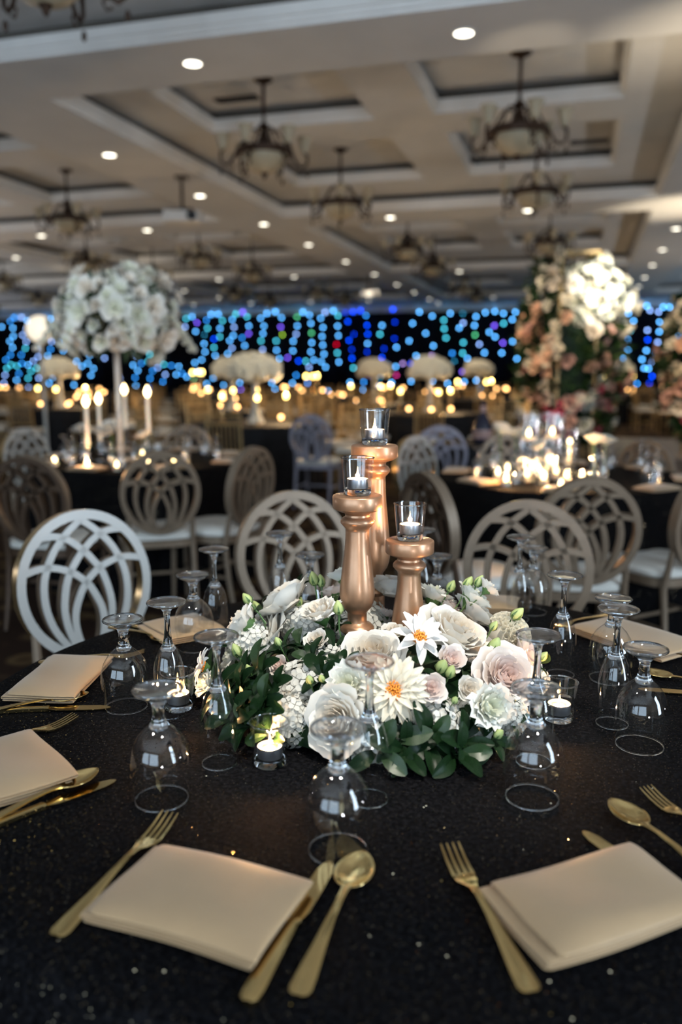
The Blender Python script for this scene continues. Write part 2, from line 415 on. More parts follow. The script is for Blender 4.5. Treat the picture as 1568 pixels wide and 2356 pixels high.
ZB = 4.35
XB = [(-5.95 + 8.4 * k, 1.10 + 8.4 * k) for k in (-3, -2, -1, 0, 1)]
YB = [(-1.2, 7.55), (8.68, 16.3), (17.6, 26.0), (27.2, 35.9)]
def rect_ring(b, r, prof):
    x0, x1, y0, y1 = r; v = []; f = []
    for o, z in prof:
        v += [(x0-o, y0-o, z), (x1+o, y0-o, z), (x1+o, y1+o, z), (x0-o, y1+o, z)]
    for i in range(len(prof) - 1):
        for k in range(4):
            k2 = (k + 1) % 4; f.append((i*4+k, i*4+k2, i*4+4+k2, i*4+4+k))
    b.add(v, f)
def holed(b, rect, holes, z):
    xs = sorted({rect[0], rect[1]} | {h[0] for h in holes} | {h[1] for h in holes})
    ys = sorted({rect[2], rect[3]} | {h[2] for h in holes} | {h[3] for h in holes})
    for i in range(len(xs) - 1):
        for j in range(len(ys) - 1):
            cx, cy_ = (xs[i] + xs[i+1]) / 2, (ys[j] + ys[j+1]) / 2
            if any(h[0] < cx < h[1] and h[2] < cy_ < h[3] for h in holes): continue
            b.add([(xs[i], ys[j], z), (xs[i+1], ys[j], z), (xs[i+1], ys[j+1], z), (xs[i], ys[j+1], z)], [(0, 1, 2, 3)])
bays = [(x0, x1, y0, y1) for x0, x1 in XB for y0, y1 in YB]
b = MB(); holed(b, (X0R, X1R, Y0R, Y1R), bays, ZB)
ceiling = b.build('ceiling', M['ceil'], smooth=False)
tag(ceiling, 'coffered ballroom ceiling of wide plaster beams', kind='structure')
LIP1 = lambda z, h, back, tot: [(0, z), (0, z+0.03), (-0.03, z+0.04), (-0.03, z+0.075), (-0.06, z+0.085), (-0.06, z+h), (back, z+h)]
TRAYS = []
for r in bays:
    x0, x1, y0, y1 = r
    b = MB(); rect_ring(b, r, LIP1(ZB, 0.18, 0.10, 0.26)); b.build('coffer_moulding', M['lip'], ceiling, smooth=False)
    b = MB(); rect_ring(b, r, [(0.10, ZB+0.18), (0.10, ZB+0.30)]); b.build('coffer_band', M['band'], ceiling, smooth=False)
    cx = (x0 + x1) / 2; trays = []
    for tx in (cx - 1.62, cx + 1.55):
        for ty, th in ((y0 + 1.58, 1.2), (y0 + 5.05, 1.35)):
            t = (tx - 1.18, tx + 1.18, ty - th, ty + th); trays.append(t); TRAYS.append((tx, ty + 0.15, y0))
    b = MB(); holed(b, (x0-0.1, x1+0.1, y0-0.1, y1+0.1), trays, ZB+0.30); b.build('coffer_panel', M['ceil'], ceiling, smooth=False)
    for t in trays:
        if proj(((t[0]+t[1])/2, t[3], 4.7))[2] < 0: continue
        b = MB(); rect_ring(b, t, LIP1(ZB+0.30, 0.16, 0.09, 0.3)); b.build('tray_moulding', M['lip'], ceiling, smooth=False)
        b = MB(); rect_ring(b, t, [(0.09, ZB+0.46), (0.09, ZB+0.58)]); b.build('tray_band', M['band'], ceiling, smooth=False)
        b = MB(); holed(b, (t[0]-0.09, t[1]+0.09, t[2]-0.09, t[3]+0.09), [], ZB+0.58); b.build('tray_panel', M['ceil'], ceiling, smooth=False)
# slot grilles in two of the trays
for px, py in ((545, 228), (1355, 326)):
    p = at(px, py, ZB + 0.57)
    b = MB(); b.box(-0.30, 0.30, -0.10, 0.10, -0.012, 0.005)
    g = b.build('vent_frame', M['bronze'], None, smooth=False); g.location = (p.x, p.y, ZB + 0.572)
    for k in range(5):
        s = MB(); s.box(-0.28, 0.28, -0.085 + k * 0.036, -0.065 + k * 0.036, -0.02, -0.012); s.build('slat', M['black'], g, smooth=False)
    g.name = 'ceiling_vent'
    tag(g, 'dark slotted air vent in the ceiling tray %s' % ('above the hanging chandelier near the centre' if px < 1000 else 'above the large right-hand chandelier'), 'air vent', 'ceiling air vents')

# black star drape along the far wall with its lights
drape = thing('star_drape', 'black drape with blue star lights across the far wall', 'drape', (0, 40.3, 0))
def dr(u, v):
    x = -36 + 50 * u
    return (x, 0.05 * math.sin(x * 9.0) + 0.02 * math.sin(x * 23), 0.02 + 4.2 * v)
b = MB(); b.grid(dr, 500, 1); b.build('drape_cloth', M['drape'], drape)
b = MB(); b.box(-36, 14, -0.09, 0.06, 4.10, 4.34); b.build('valance', M['ceil'], drape, smooth=False)
LEDS = {'b': (0.10, 0.42, 0.92), 'k': (0.02, 0.21, 0.64), 's': (0.20, 0.34, 0.72), 't': (0.05, 0.42, 0.55), 'd': (0.0, 0.055, 0.85),
        'D': (0.0, 0.02, 0.42), 'g': (0.06, 0.36, 0.16), 'p': (0.15, 0.08, 0.72), 'P': (0.26, 0.17, 0.42), 'r': (0.36, 0.0, 0.012),
        'm': (0.34, 0.02, 0.14), 'y': (0.20, 0.36, 0.03), 'T': (0.01, 0.10, 0.17), 'G': (0.0, 0.17, 0.01)}
LM = {k: emit('star_light_' + n, LEDS[k], 12) for k, n in zip(LEDS, ('sky_blue','mid_blue','steel_blue','teal','deep_blue','navy','green','violet','mauve','red','magenta','lime','dark_teal','dark_green'))}
ZA = "20,325b 122,258k 172,213k 258,211s 325,252b 155,339b 315,350s 160,438b 272,425s 118,497b 316,502s 152,573b 305,582t 126,660k 256,662k 70,720k 400,737s 263,763k 338,783b 133,780t 205,795t 80,823t 372,857t 438,823t 503,866t 227,885k 60,904s 198,965b 337,942t 467,940s 46,1002s 227,1040b 343,1047s 542,213k 607,229b 708,232b 782,220b 680,298k 738,362b 752,446b 490,510s 620,502s 710,517b 460,585s 607,592k 760,610b 458,684s 574,672b 562,762b 680,750d 623,836b 757,835b 882,826b 918,740b 886,660t 983,797b 1055,763b 1077,668b 630,935b 720,922k 892,923k 590,1003b 888,1022b 705,1010k 1123,825b 1092,908b 1255,700s 1392,730b 1440,945s 1463,1055s"
ZC = "72,675s 232,655t 130,763k 210,740t 30,785b 88,850b 55,935k 65,1035b 265,855k 325,815s 365,690t 402,775t 235,945k 390,985k 235,1055k 418,898s 490,790k 580,800b 550,897b 620,885k 675,925b 740,202b 798,273p 782,380b 655,325s 668,225t 883,527b 895,625b 855,720b 772,755b 800,862b 755,950g 762,1055b 913,243k 968,175b 1055,173b 925,340t 888,420T 1105,250t 1075,343b 1003,470d 1073,445t 1003,573t 1018,670b 1265,170t 1347,148p 1400,202t 1222,236b 1245,328s 1422,313b 1420,407p 1235,428b 1192,490b 1340,455k 1372,550b 1220,580s 1168,648b 1360,655b 1152,748s 1228,800b 1305,820t 1360,897b 1312,995b 1330,1083p 995,940b 915,1010b 1122,1025b 1490,990p 1510,1085b"
ZE = "-5,220b 70,163b 172,143b 35,315b 25,405b 0,492t 20,597s 247,213b 236,327p 258,420y 183,493t 187,605b 222,707b 320,695p 168,798p 170,913b 130,997b 168,1075b 383,612b 387,497b 423,413s 437,313b 433,203g 503,147b 583,182b 600,283b 606,397g 610,513b 600,625b 635,723b 538,737t 452,735d 578,808s 423,907k 378,1000b 558,1000k 770,150s 870,130b 717,220b 926,190t 745,332b 921,315b 734,440b 930,430b 743,543b 907,535r 757,652b 918,637t 724,743b 936,747b 777,808b 807,1095b 1012,153D 1103,146d 1195,130d 1044,260d 1262,188k 1274,305d 1118,412D 1283,412d 1057,487d 1281,525b 1090,597D 1274,625D 1092,702d 1197,763t 1112,817t 1318,720d 1390,750d 1288,815b 1303,915p 1235,987k 1070,990b 1220,1080b 1455,307b 1430,413t 1477,587D 1452,693d 1525,777k 1452,828b 1432,930T 1425,1037k 1395,1130s"
ZG = "18,115d 40,267D 35,465D 60,570b 253,283b 335,146b 490,195b 410,402b 213,493b 503,552b 298,673b 485,670P 137,765P 235,766d 50,802b 492,775b 360,823b 277,870b 460,868b 57,906m 235,980b 492,975b 0,995b 706,162b 858,163T 630,243t 862,277s 634,347t 813,338b 656,458t 863,513t 730,640k 855,640t 753,738T 913,705b 920,830b 853,865p 875,985b 655,1125p 675,1005b 1016,200b 997,308b 1004,422g 1127,152b 1242,138b 1345,163b 1490,145b 1452,237b 1348,283t 1236,310p 1175,387b 1245,445b 1056,533s 1338,517p 1455,500b 1118,635b 1325,638b 1122,762p 1030,833b 1092,878b 1205,853b 1525,590b 1507,707b 1020,968b 1060,1072b"
ZI = "603,160b 812,130b 880,225s 418,290b 1165,157b 1300,157b 1065,258s 528,450b 1088,470b 1357,345b 463,655t 825,650s 1080,683b 1340,567b 402,855b 833,857d 1048,908s 1333,803y 1475,768b 1430,965b 1282,1010b 410,1058b 803,1088b 1013,1125b 1183,1162r 710,1278b 922,1325s 317,1262b 757,1467b 850,1478b 1172,1415G 925,1640d 1270,1535d 870,1785D 602,1797k 1198,1728b 1380,1792b 1213,1930d"
LEDM = {}; REST = []
n_led = 0
for x0, sc, txt in ((1400, 9.333, ZI), (900, 5.2267, ZG), (600, 5.2267, ZE), (300, 5.2267, ZC), (0, 5.2267, ZA)):
    for t in txt.split():
        c = t[-1]; X, Y = t[:-1].split(','); px, py = x0 + float(X) / sc, 690 + float(Y) / sc
        d = ray(px, py); k = (40.18 - 0.0) / d.y; p = CP + d * k
        if n_led >= 300:
            REST.append((c, p)); continue
        if c not in LEDM:
            q = MB(); q.ball((0, 0, 0), 0.054, 8); LEDM[c] = q.mesh('star_light', LM[c])
        o = bpy.data.objects.new('star_light', LEDM[c]); COL.objects.link(o); o.parent = drape
        o.location = (p.x, p.y - 40.3, max(p.z, 0.1)); n_led += 1

q = MB(); cs = sorted(LM)
for c, p in REST: q.mat(cs.index(c)).ball((p.x, p.y - 40.3, max(p.z, 0.1)), 0.054, 8)
if REST: tag(q.build('star_lights', [LM[c] for c in cs], drape), kind='stuff')

# ------------------------------------------------------------------ windows behind and beside the camera
def window_wall(name, n0, axis, pos, span, centres, hw, z0, z1, lab):
    """wall slab along one axis with glazed openings; axis 0: wall runs along x, axis 1: along y"""
    def bx(b, a0, a1, d0, d1, za, zb):
        if axis == 0: b.box(a0, a1, pos + d0, pos + d1, za, zb)
        else: b.box(pos + d0, pos + d1, a0, a1, za, zb)
    b = MB(); xs = [span[0]]
    for c in centres: xs += [c - hw, c + hw]
    xs.append(span[1])
    for i in range(0, len(xs) - 1, 2): bx(b, xs[i], xs[i+1], -0.07, 0.07, 0, ZB)
    for i in range(1, len(xs) - 1, 2): bx(b, xs[i], xs[i+1], -0.07, 0.07, 0, z0); bx(b, xs[i], xs[i+1], -0.07, 0.07, z1, ZB)
    tag(b.build(name, M['wall'], smooth=False), lab, kind='structure')
    for i, c in enumerate(centres):
        f = MB(); bx(f, c-hw, c-hw+0.06, -0.05, 0.05, z0, z1); bx(f, c+hw-0.06, c+hw, -0.05, 0.05, z0, z1)
        bx(f, c-hw+0.06, c+hw-0.06, -0.05, 0.05, z0, z0+0.06); bx(f, c-hw+0.06, c+hw-0.06, -0.05, 0.05, z1-0.06, z1)
        fr = f.build('window_%d' % (n0 + i), M['lip'], smooth=False); tag(fr, 'tall window frame behind the camera', kind='structure')
        p = MB(); bx(p, c-hw+0.06, c+hw-0.06, -0.005, 0.005, z0+0.06, z1-0.06); p.build('pane', M['thin'], fr, smooth=False)
window_wall('wall_back', 1, 0, -6.1, (-8.0, 4.6), WBX, 2.1, 0.5, 3.7, 'rear wall with wide windows')
window_wall('wall_right', 3, 1, 4.7, (-6.0, 2.0), WRY, 0.65, 0.35, 4.15, 'right-hand wall with one tall window')

# ================================================================== CEILING FITTINGS
# recessed downlights
bd = MB(); bd.lathe([(0.001, 0), (0.085, 0)], 16, close=False); LENS = bd.mesh('lens', M['lamp'])
bd = MB(); bd.lathe([(0.085, 0.004), (0.085, -0.008), (0.11, -0.008), (0.112, 0.0)], 16, close=False); TRIM = bd.mesh('trim_ring', M['lip'])
DLX = [-23.45, -20.6, -17.85, -14.95, -12.05, -9.35, -6.62, -3.9, -1.2, 1.75]
dl = []
for y in (8.11, 16.95, 26.6, 36.5):
    for x in DLX: dl.append((x, y))
for x in (-15.05, -6.64, 1.75):
    for y in (11.03, 13.95, 19.98, 23.3, 30.0, 33.2, 38.8): dl.append((x, y))
vis = []
for x, y in dl:
    p = proj((x, y, ZB))
    if -60 < p[0] < 1640 and p[1] > -80: vis.append((y, x, p))
vis.sort()
rows = {}
for y, x, p in vis: rows.setdefault(round(y, 1), []).append(x)
ykeys = sorted(rows)
for y, x, p in vis:
    yi = ykeys.index(round(y, 1)); xi = sorted(rows[round(y, 1)]).index(x)
    t = thing('downlight', 'round recessed ceiling downlight, %s row from the camera, %s from the left' % (ordn(yi), ordn(xi)), 'downlight', (x, y, ZB - 0.001), group='recessed ceiling downlights')
    for nm, me, dz in (('lens', LENS, -0.004), ('trim_ring', TRIM, 0)):
        o = bpy.data.objects.new(nm, me); COL.objects.link(o); o.parent = t; o.location.z = dz
    if y < 28:
        d = bpy.data.lights.new('downlight_beam', 'SPOT'); d.energy = 75 if y < 9 else 140; d.color = (1.0, 0.86, 0.66); d.spot_size = R(95); d.spot_blend = 0.8; d.shadow_soft_size = 0.08
        o = bpy.data.objects.new('downlight_beam', d); COL.objects.link(o); o.parent = t; o.location.z = -0.02

# chandeliers
def arc_pts(f, n): return [f(i / n) for i in range(n + 1)]
def chandelier():
    t = thing('chandelier', 'x', 'chandelier', (0, 0, 4.9))
    b = MB(); b.lathe([(0.001, 0.0), (0.11, 0.0), (0.12, -0.02), (0.06, -0.05), (0.03, -0.07), (0.001, -0.08)], 14); b.build('canopy', M['bronze'], t)
    b = MB(); b.tube([(0, 0, -0.05), (0, 0, -0.55)], 0.022, 8)
    b.lathe([(0.001, -0.50), (0.05, -0.53), (0.07, -0.57), (0.03, -0.61), (0.05, -0.66), (0.085, -0.72), (0.05, -0.80), (0.03, -0.9), (0.001, -0.95)], 12)
    b.build('stem', M['bronze'], t)
    b = MB()
    pr = [(0.33, -0.92), (0.36, -0.90), (0.37, -0.86), (0.345, -0.83), (0.30, -0.83), (0.295, -0.90), (0.33, -0.92)]
    b.lathe(pr, 20, close=False); b.build('ring', M['bronze'], t)
    b = MB(); b.lathe([(0.30, -0.89), (0.29, -0.95), (0.25, -1.02), (0.17, -1.085), (0.08, -1.115), (0.02, -1.12)], 20, close=False); b.build('bowl', M['alab'], t)
    b = MB(); b.lathe([(0.001, -1.20), (0.022, -1.18), (0.03, -1.15), (0.05, -1.125), (0.045, -1.11), (0.001, -1.10)], 10); b.build('finial', M['bronze'], t)
    for k in range(6):
        a = 2 * PI * k / 6 + 0.3; Mx = Matrix.Rotation(a, 4, 'Z')
        b = MB()
        b.tube([Mx @ Vector(p) for p in ((0.06, 0, -0.62), (0.16, 0, -0.60), (0.24, 0, -0.70), (0.31, 0, -0.84))], [0.012, 0.013, 0.013, 0.016], 6)
        b.tube([Mx @ Vector(p) for p in ((0.35, 0, -0.88), (0.42, 0, -1.00), (0.49, 0, -1.04), (0.55, 0, -0.99), (0.55, 0, -0.89), (0.51, 0, -0.84))], [0.018, 0.018, 0.018, 0.018, 0.02, 0.03], 6)
        b.tube([Mx @ Vector(p) for p in ((0.43, 0, -1.01), (0.38, 0, -1.05), (0.41, 0, -1.10), (0.45, 0, -1.08))], 0.010, 6)
        b.ball(Mx @ Vector((0.55, 0, -1.12)), 0.022, 6, sz=2.0)
        arm = b.build('arm', M['bronze'], t)
        b = MB(); b.lathe([(0.03, -0.86), (0.055, -0.82), (0.065, -0.76), (0.085, -0.70), (0.105, -0.67)], 12, Matrix.Translation(Mx @ Vector((0.52, 0, 0))), close=False)
        b.build('shade', M['alab'], arm)
    return t
CH = Proto(chandelier())
fm = MB()   # the far ones are a few pixels across: one mesh
def merged(root):
    mats = []; mb = MB()
    for o in [root] + list(root.children_recursive):
        if o.type != 'MESH': continue
        if o.data.materials[0] not in mats: mats.append(o.data.materials[0])
        mb.cur = mats.index(o.data.materials[0])
        mb.add([tuple(v.co) for v in o.data.vertices], [tuple(p.vertices) for p in o.data.polygons])
    return mb.mesh(root.name, mats)
CHF = merged(CH.o)
cl = []
for tx, ty, y0 in TRAYS:
    p = proj((tx, ty, 4.2))
    if p[2] > 0.5 and -150 < p[0] < 1700 and p[1] > -150 and ty < 37: cl.append((ty, tx, p))
pn_ = at(84, 8, 3.78); cl.append((pn_.y + 0.1, pn_.x, proj(pn_)))
cl.sort(key=lambda c: (round(c[0], 1), c[1]))
rows = {}
for ty, tx, p in cl: rows.setdefault(round(ty, 1), []).append(tx)
yk = sorted(rows)
for ty, tx, p in cl:
    yi = yk.index(round(ty, 1)); xi = rows[round(ty, 1)].index(tx)
    lab = 'bronze cream-shaded chandelier, %s ceiling row from the camera, %s from the left' % (ordn(yi), ordn(xi))
    if ty < 20: o = CH.get()
    else:
        o = bpy.data.objects.new('chandelier', CHF); COL.objects.link(o)
    o.location = (tx, ty, ZB + 0.579); o.rotation_euler = (0, 0, rnd.uniform(0, 1))
    tag(o, lab, 'chandelier', 'ceiling chandeliers')

# projectors
def projector(px, py, D, s, label, lit):
    p = atd(px, py, D)
    t = thing('projector', label, 'projector', p, R(200))
    b = MB(); b.box(-0.26*s, 0.26*s, -0.17*s, 0.17*s, -0.075*s, 0.075*s); b.build('body', M['whitepl'], t, smooth=False)
    b = MB(); b.lathe([(0.062*s, 0), (0.07*s, 0.05*s), (0.058*s, 0.055*s), (0.055*s, 0.02*s), (0.001, 0.02*s)], 14, Matrix.Translation((-0.15*s, 0.165*s, 0)) @ Matrix.Rotation(-PI/2, 4, 'X')); b.build('lens', M['black'], t)
    b = MB(); b.tube([(0, 0, 0.07*s), (0, 0, ZB - p.z)], 0.025, 8); b.box(-0.14*s, 0.14*s, -0.12*s, 0.12*s, 0.075*s, 0.10*s); b.box(-0.1, 0.1, -0.1, 0.1, ZB - p.z - 0.02, ZB - p.z); b.build('ceiling_mount', M['bronze'], t)
    if lit:
        b = MB(); b.box(-0.24*s, 0.24*s, -0.18*s, -0.172*s, -0.06*s, 0.06*s); b.build('lit_panel', emit('lit_sign_panel', (1.0, 0.9, 0.62), 0.8), t, smooth=False)
projector(420, 500, 13.2, 1.1, 'white ceiling projector with black lens hanging left of centre', False)
projector(848, 676, 27.0, 1.1, 'small bright white projector hanging far down the ceiling', True)

# ================================================================== MAIN TABLE
TC = Vector((-0.29, 1.365, 0)); TR = 0.77; TZ = 0.75
def cloth(Rr, zt, seed, folds=14, n=112, amp=0.045):
    rr = random.Random(seed); ph = [rr.uniform(0, 6.28) for _ in range(4)]
    b = MB(); v = []; f = []
    rings = [(0.001, 0, 0), (Rr*0.35, 0, 0), (Rr*0.7, 0, 0), (Rr*0.94, 0, 0), (Rr-0.012, 0, 0), (Rr-0.002, -0.004, 0), (Rr+0.004, -0.018, 0.02), (Rr+0.008, -0.12, 0.35), (Rr+0.010, -0.32, 0.7), (Rr+0.012, -0.55, 0.9), (Rr+0.016, -zt+0.008, 1.0)]
    for r, dz, k in rings:
        for i in range(n):
            a = 2 * PI * i / n
            wv = math.sin(folds*a+ph[0]) * 0.7 + 0.5 * math.sin((folds*1.7)//1*a+ph[1]) + 0.3*math.sin(5*a+ph[2])
            q = r + amp * k * wv
            v.append((q*math.cos(a), q*math.sin(a), zt+dz))
    for j in range(len(rings)-1):
        for i in range(n):
            i2 = (i+1) % n; f.append((j*n+i, j*n+i2, (j+1)*n+i2, (j+1)*n+i))
    b.add(v, f); return b
t = thing('round_table', 'large round foreground table under a black sequin cloth', 'table', (TC.x, TC.y, 0))
cloth(TR, TZ, 1, folds=13, n=160).build('tablecloth', M['sequin'], t)
b = MB(); b.lathe([(0.001, 0.715), (TR-0.03, 0.715), (TR-0.03, 0.74), (0.001, 0.74)], 48); b.build('tabletop', M['champ'], t)
b = MB(); b.lathe([(0.30, 0.01), (0.30, 0.03), (0.05, 0.06), (0.04, 0.7), (0.15, 0.714)], 16); b.build('pedestal', M['black'], t)

# ------------------------------------------------------------------ glassware, upside down
def goblet():
    t = thing('water_goblet', 'x', 'goblet')
    b = MB(); b.lathe([(0.0362, 0.0), (0.0385, 0.015), (0.0412, 0.034), (0.0422, 0.050), (0.0410, 0.066), (0.0365, 0.082), (0.0285, 0.095), (0.0200, 0.1035), (0.0135, 0.1085)], 40, close=False); b.build('bowl', M['thin'], t)
    b = MB(); b.lathe([(0.0372, 0.0), (0.0370, 0.0018), (0.0356, 0.0018), (0.0354, 0.0), (0.0372, 0.0)], 40, close=False); b.build('rim', M['glass'], t)
    b = MB(); b.lathe([(0.001, 0.1035), (0.012, 0.105), (0.0138, 0.109), (0.0105, 0.114), (0.0082, 0.122), (0.0080, 0.134), (0.0100, 0.142), (0.0150, 0.148), (0.001, 0.1485)], 24); b.build('stem', M['glass'], t)
    b = MB(); b.lathe([(0.001, 0.1478), (0.015, 0.148), (0.026, 0.1535), (0.0332, 0.1585), (0.0338, 0.1605), (0.0328, 0.162), (0.022, 0.1605), (0.001, 0.1585)], 40); ft = b.build('foot', M['footg'], t)
    b = MB(); b.lathe([(0.0322, 0.1585), (0.0344, 0.1590), (0.0349, 0.1606), (0.0340, 0.1624), (0.0322, 0.1622), (0.0312, 0.1604), (0.0322, 0.1585)], 40, close=False); b.build('foot_rim', M['glass'], ft)
    return t
def flute():
    t = thing('champagne_flute', 'x', 'flute')
    b = MB(); b.lathe([(0.0262, 0.0), (0.0272, 0.02), (0.0282, 0.045), (0.0280, 0.065), (0.0262, 0.085), (0.0218, 0.103), (0.0155, 0.117), (0.0095, 0.126), (0.0072, 0.130)], 36, close=False); b.build('bowl', M['thin'], t)
    b = MB(); b.lathe([(0.0271, 0.0), (0.0269, 0.0016), (0.0257, 0.0016), (0.0255, 0.0), (0.0271, 0.0)], 36, close=False); b.build('rim', M['glass'], t)
    b = MB(); b.lathe([(0.001, 0.112), (0.012, 0.1145), (0.0135, 0.118), (0.0085, 0.127), (0.0062, 0.140), (0.0050, 0.160), (0.0052, 0.175), (0.0072, 0.185), (0.012, 0.191), (0.001, 0.1915)], 24); b.build('stem', M['glass'], t)
    b = MB(); b.lathe([(0.001, 0.1908), (0.012, 0.191), (0.024, 0.1945), (0.0322, 0.1985), (0.033, 0.2), (0.032, 0.2015), (0.02, 0.201), (0.001, 0.1995)], 40); ft = b.build('foot', M['footg'], t)
    b = MB(); b.lathe([(0.0313, 0.1983), (0.0334, 0.1988), (0.0340, 0.2001), (0.0332, 0.2018), (0.0313, 0.2016), (0.0303, 0.2), (0.0313, 0.1983)], 40, close=False); b.build('foot_rim', M['glass'], ft)
    return t
GOB, FLU = Proto(goblet()), Proto(flute())
# (pixel of the rim centre, label)
GL = [((777, 1955), 'upturned water goblet standing alone at the very front of the table'),
      ((372, 1838), 'upturned water goblet beside the front candle, left of the tall flute'),
      ((291, 1626), 'upturned water goblet by the left napkin near the white chair'),
      ((448, 1490), 'upturned water goblet in front of the rear left napkin'),
      ((1223, 1835), 'upturned water goblet in front of the right-hand tealight'),
      ((1470, 1715), 'rightmost upturned water goblet on the sequin cloth'),
      ((1400, 1562), 'upturned water goblet standing in front of the right rear napkin'),
      ((1222, 1408), 'upturned water goblet at the back right behind a flute'),
      ((714, 1428), 'upturned water goblet rising behind the white roses'),
      ((1003, 1432), 'upturned water goblet behind the shortest candlestick')]
FL = [((848, 1838), 'upturned champagne flute at the front, overlapping the orange-centred dahlia'),
      ((505, 1755), 'upturned champagne flute left of the front candle, against dark leaves'),
      ((392, 1642), 'upturned champagne flute beside the left tealight'),
      ((497, 1465), 'upturned champagne flute behind the left end of the flowers'),
      ((1226, 1752), 'upturned champagne flute behind the front right goblet'),
      ((1407, 1665), 'upturned champagne flute between two goblets at the right'),
      ((1288, 1552), 'upturned champagne flute behind the right-hand tealight'),
      ((1190, 1425), 'upturned champagne flute at the back right of the flowers'),
      ((645, 1412), 'upturned champagne flute at the back beside the tan chair'),
      ((968, 1400), 'upturned champagne flute mostly hidden behind the short candlestick')]
for proto, lst, cat_ in ((GOB, GL, 'goblet'), (FLU, FL, 'flute')):
    for (px, py), lab in lst:
        o = proto.get(); p = at(px, py, TZ); o.location = (p.x, p.y, TZ + 0.0005); o.rotation_euler = (0, 0, rnd.uniform(0, 6))
        tag(o, lab, cat_, 'upturned glasses on the front table')

# ------------------------------------------------------------------ votives
def votive(h=0.068, rt=0.0300, rb=0.0245):
    t = thing('votive_candle', 'x', 'candle')
    b = MB(); b.lathe([(rb+0.0002, 0.012), (rb+0.001, 0.016), (rt, h)], 36, close=False); b.build('glass_wall', M['votg'], t)
    b = MB(); b.lathe([(rt+0.0005, h-0.0016), (rt+0.0010, h), (rt-0.0010, h+0.0008), (rt-0.0017, h-0.0012), (rt+0.0005, h-0.0016)], 36, close=False); b.build('glass_rim', M['glass'], t)
    b = MB(); b.lathe([(0.001, 0.0), (rb-0.002, 0.0), (rb, 0.002), (rb+0.0005, 0.0115), (0.001, 0.0115)], 36); b.build('glass_base', M['glass'], t)
    z0 = 0.0122
    b = MB(); b.lathe([(0.001, z0), (0.0188, z0), (0.0192, z0+0.001), (0.0192, z0+0.0172), (0.0186, z0+0.0172), (0.0186, z0+0.0145)], 32); cup = b.build('tealight_cup', M['alu'], t)
    b = MB(); b.lathe([(0.001, z0+0.0140), (0.012, z0+0.0143), (0.0185, z0+0.0152)], 32, close=False); b.build('wax', M['wax'], cup)
    b = MB(); b.tube([(0, 0, z0+0.013), (0.0005, 0, z0+0.021)], 0.0007, 6); b.build('wick', M['wick'], cup)
    b = MB(); b.lathe([(0.0005, z0+0.0165), (0.0013, z0+0.019), (0.0018, z0+0.0225), (0.0017, z0+0.027), (0.0011, z0+0.032), (0.0003, z0+0.038)], 12); b.build('flame', M['flame'], t)
    d = bpy.data.lights.new('flame_light', 'POINT'); d.energy = 3.2; d.color = (1.0, 0.50, 0.19); d.shadow_soft_size = 0.0036
    o = bpy.data.objects.new('flame_light', d); COL.objects.link(o); o.parent = t; o.location = (0, 0, z0 + 0.0225)
    return t
VOT = Proto(votive())
def place_votive(p, lab, s=1.0):
    o = VOT.get(); o.location = p; o.scale = (s, s, s); o.rotation_euler = (0, 0, rnd.uniform(0, 6))
    return tag(o, lab, 'candle', 'tealights in clear glass cups')
for (px, py), lab in (((621, 1757), 'lit tealight in glass cup on the cloth at the front left of the flowers'),
                      ((1284, 1655), 'lit tealight in glass cup on the cloth right of the flowers'),
                      ((411, 1630), 'lit tealight in glass cup on the cloth at the left, behind a flute')):
    p = at(px, py, TZ); place_votive((p.x, p.y, TZ + 0.0005), lab, 1.0)

# ------------------------------------------------------------------ candlesticks
def stick_profile(H, body):
    # from the top down, metres; body = length of the main baluster
    up = [(0.0, 0.001), (0.0, 0.0425), (0.0012, 0.0445), (0.003, 0.0455), (0.0215, 0.0455), (0.0245, 0.0445), (0.029, 0.036), (0.0325, 0.0245), (0.036, 0.0222), (0.0395, 0.0228), (0.0425, 0.0275), (0.047, 0.0308), (0.0515, 0.0308), (0.0555, 0.0275), (0.0605, 0.0228), (0.064, 0.0216), (0.067, 0.0218)]
    z = 0.067
    for k, r in ((0.10, 0.0222), (0.25, 0.0240), (0.42, 0.0272), (0.58, 0.0302), (0.70, 0.0322), (0.80, 0.0326), (0.88, 0.0306), (0.94, 0.0268), (0.985, 0.0212), (1.0, 0.0195)):
        up.append((z + body * k, r))
    z += body
    up += [(z+0.002, 0.0182), (z+0.018, 0.0180), (z+0.021, 0.0195), (z+0.024, 0.0265), (z+0.030, 0.0318), (z+0.036, 0.0318), (z+0.041, 0.0265), (z+0.045, 0.0225)]
    z += 0.045
    rem = H - z
    for k, r in ((0.15, 0.0222), (0.4, 0.026), (0.62, 0.033), (0.72, 0.036), (0.75, 0.046), (0.80, 0.0475), (1.0, 0.0475)):
        up.append((z + rem * k, r))
    return [(r, H - d) for d, r in reversed(up)]
def candlestick(px, D, ytop, body_frac, lab, vlab):
    p = atd(px, ytop, D); H = p.z - TZ
    t = thing('candlestick', lab, 'candlestick', (p.x, p.y, TZ + 0.0005), group='rose gold candlesticks')
    body = (H - 0.067 - 0.045) * body_frac
    prof = [(0.001, 0)] + stick_profile(H, body)
    b = MB(); b.lathe(prof[:1] + prof[1:8], 40, close=False); b.build('base', M['copper'], t)
    b = MB(); b.lathe(prof[7:-13], 40, close=False); b.build('shaft', M['copper'], t)
    b = MB(); b.lathe(prof[-14:], 40, close=False); b.build('cup_plate', M['copper'], t)
    place_votive((p.x, p.y, TZ + H + 0.001), vlab, 1.0)
    return p
candlestick(822, 1.50, 1139, 0.60, 'medium rose gold turned candlestick in front of the tallest one', 'lit tealight in glass cup on the medium candlestick')
candlestick(861, 1.60, 1024, 0.56, 'tallest rose gold turned candlestick at the back of the trio', 'lit tealight in glass cup on the tallest candlestick')
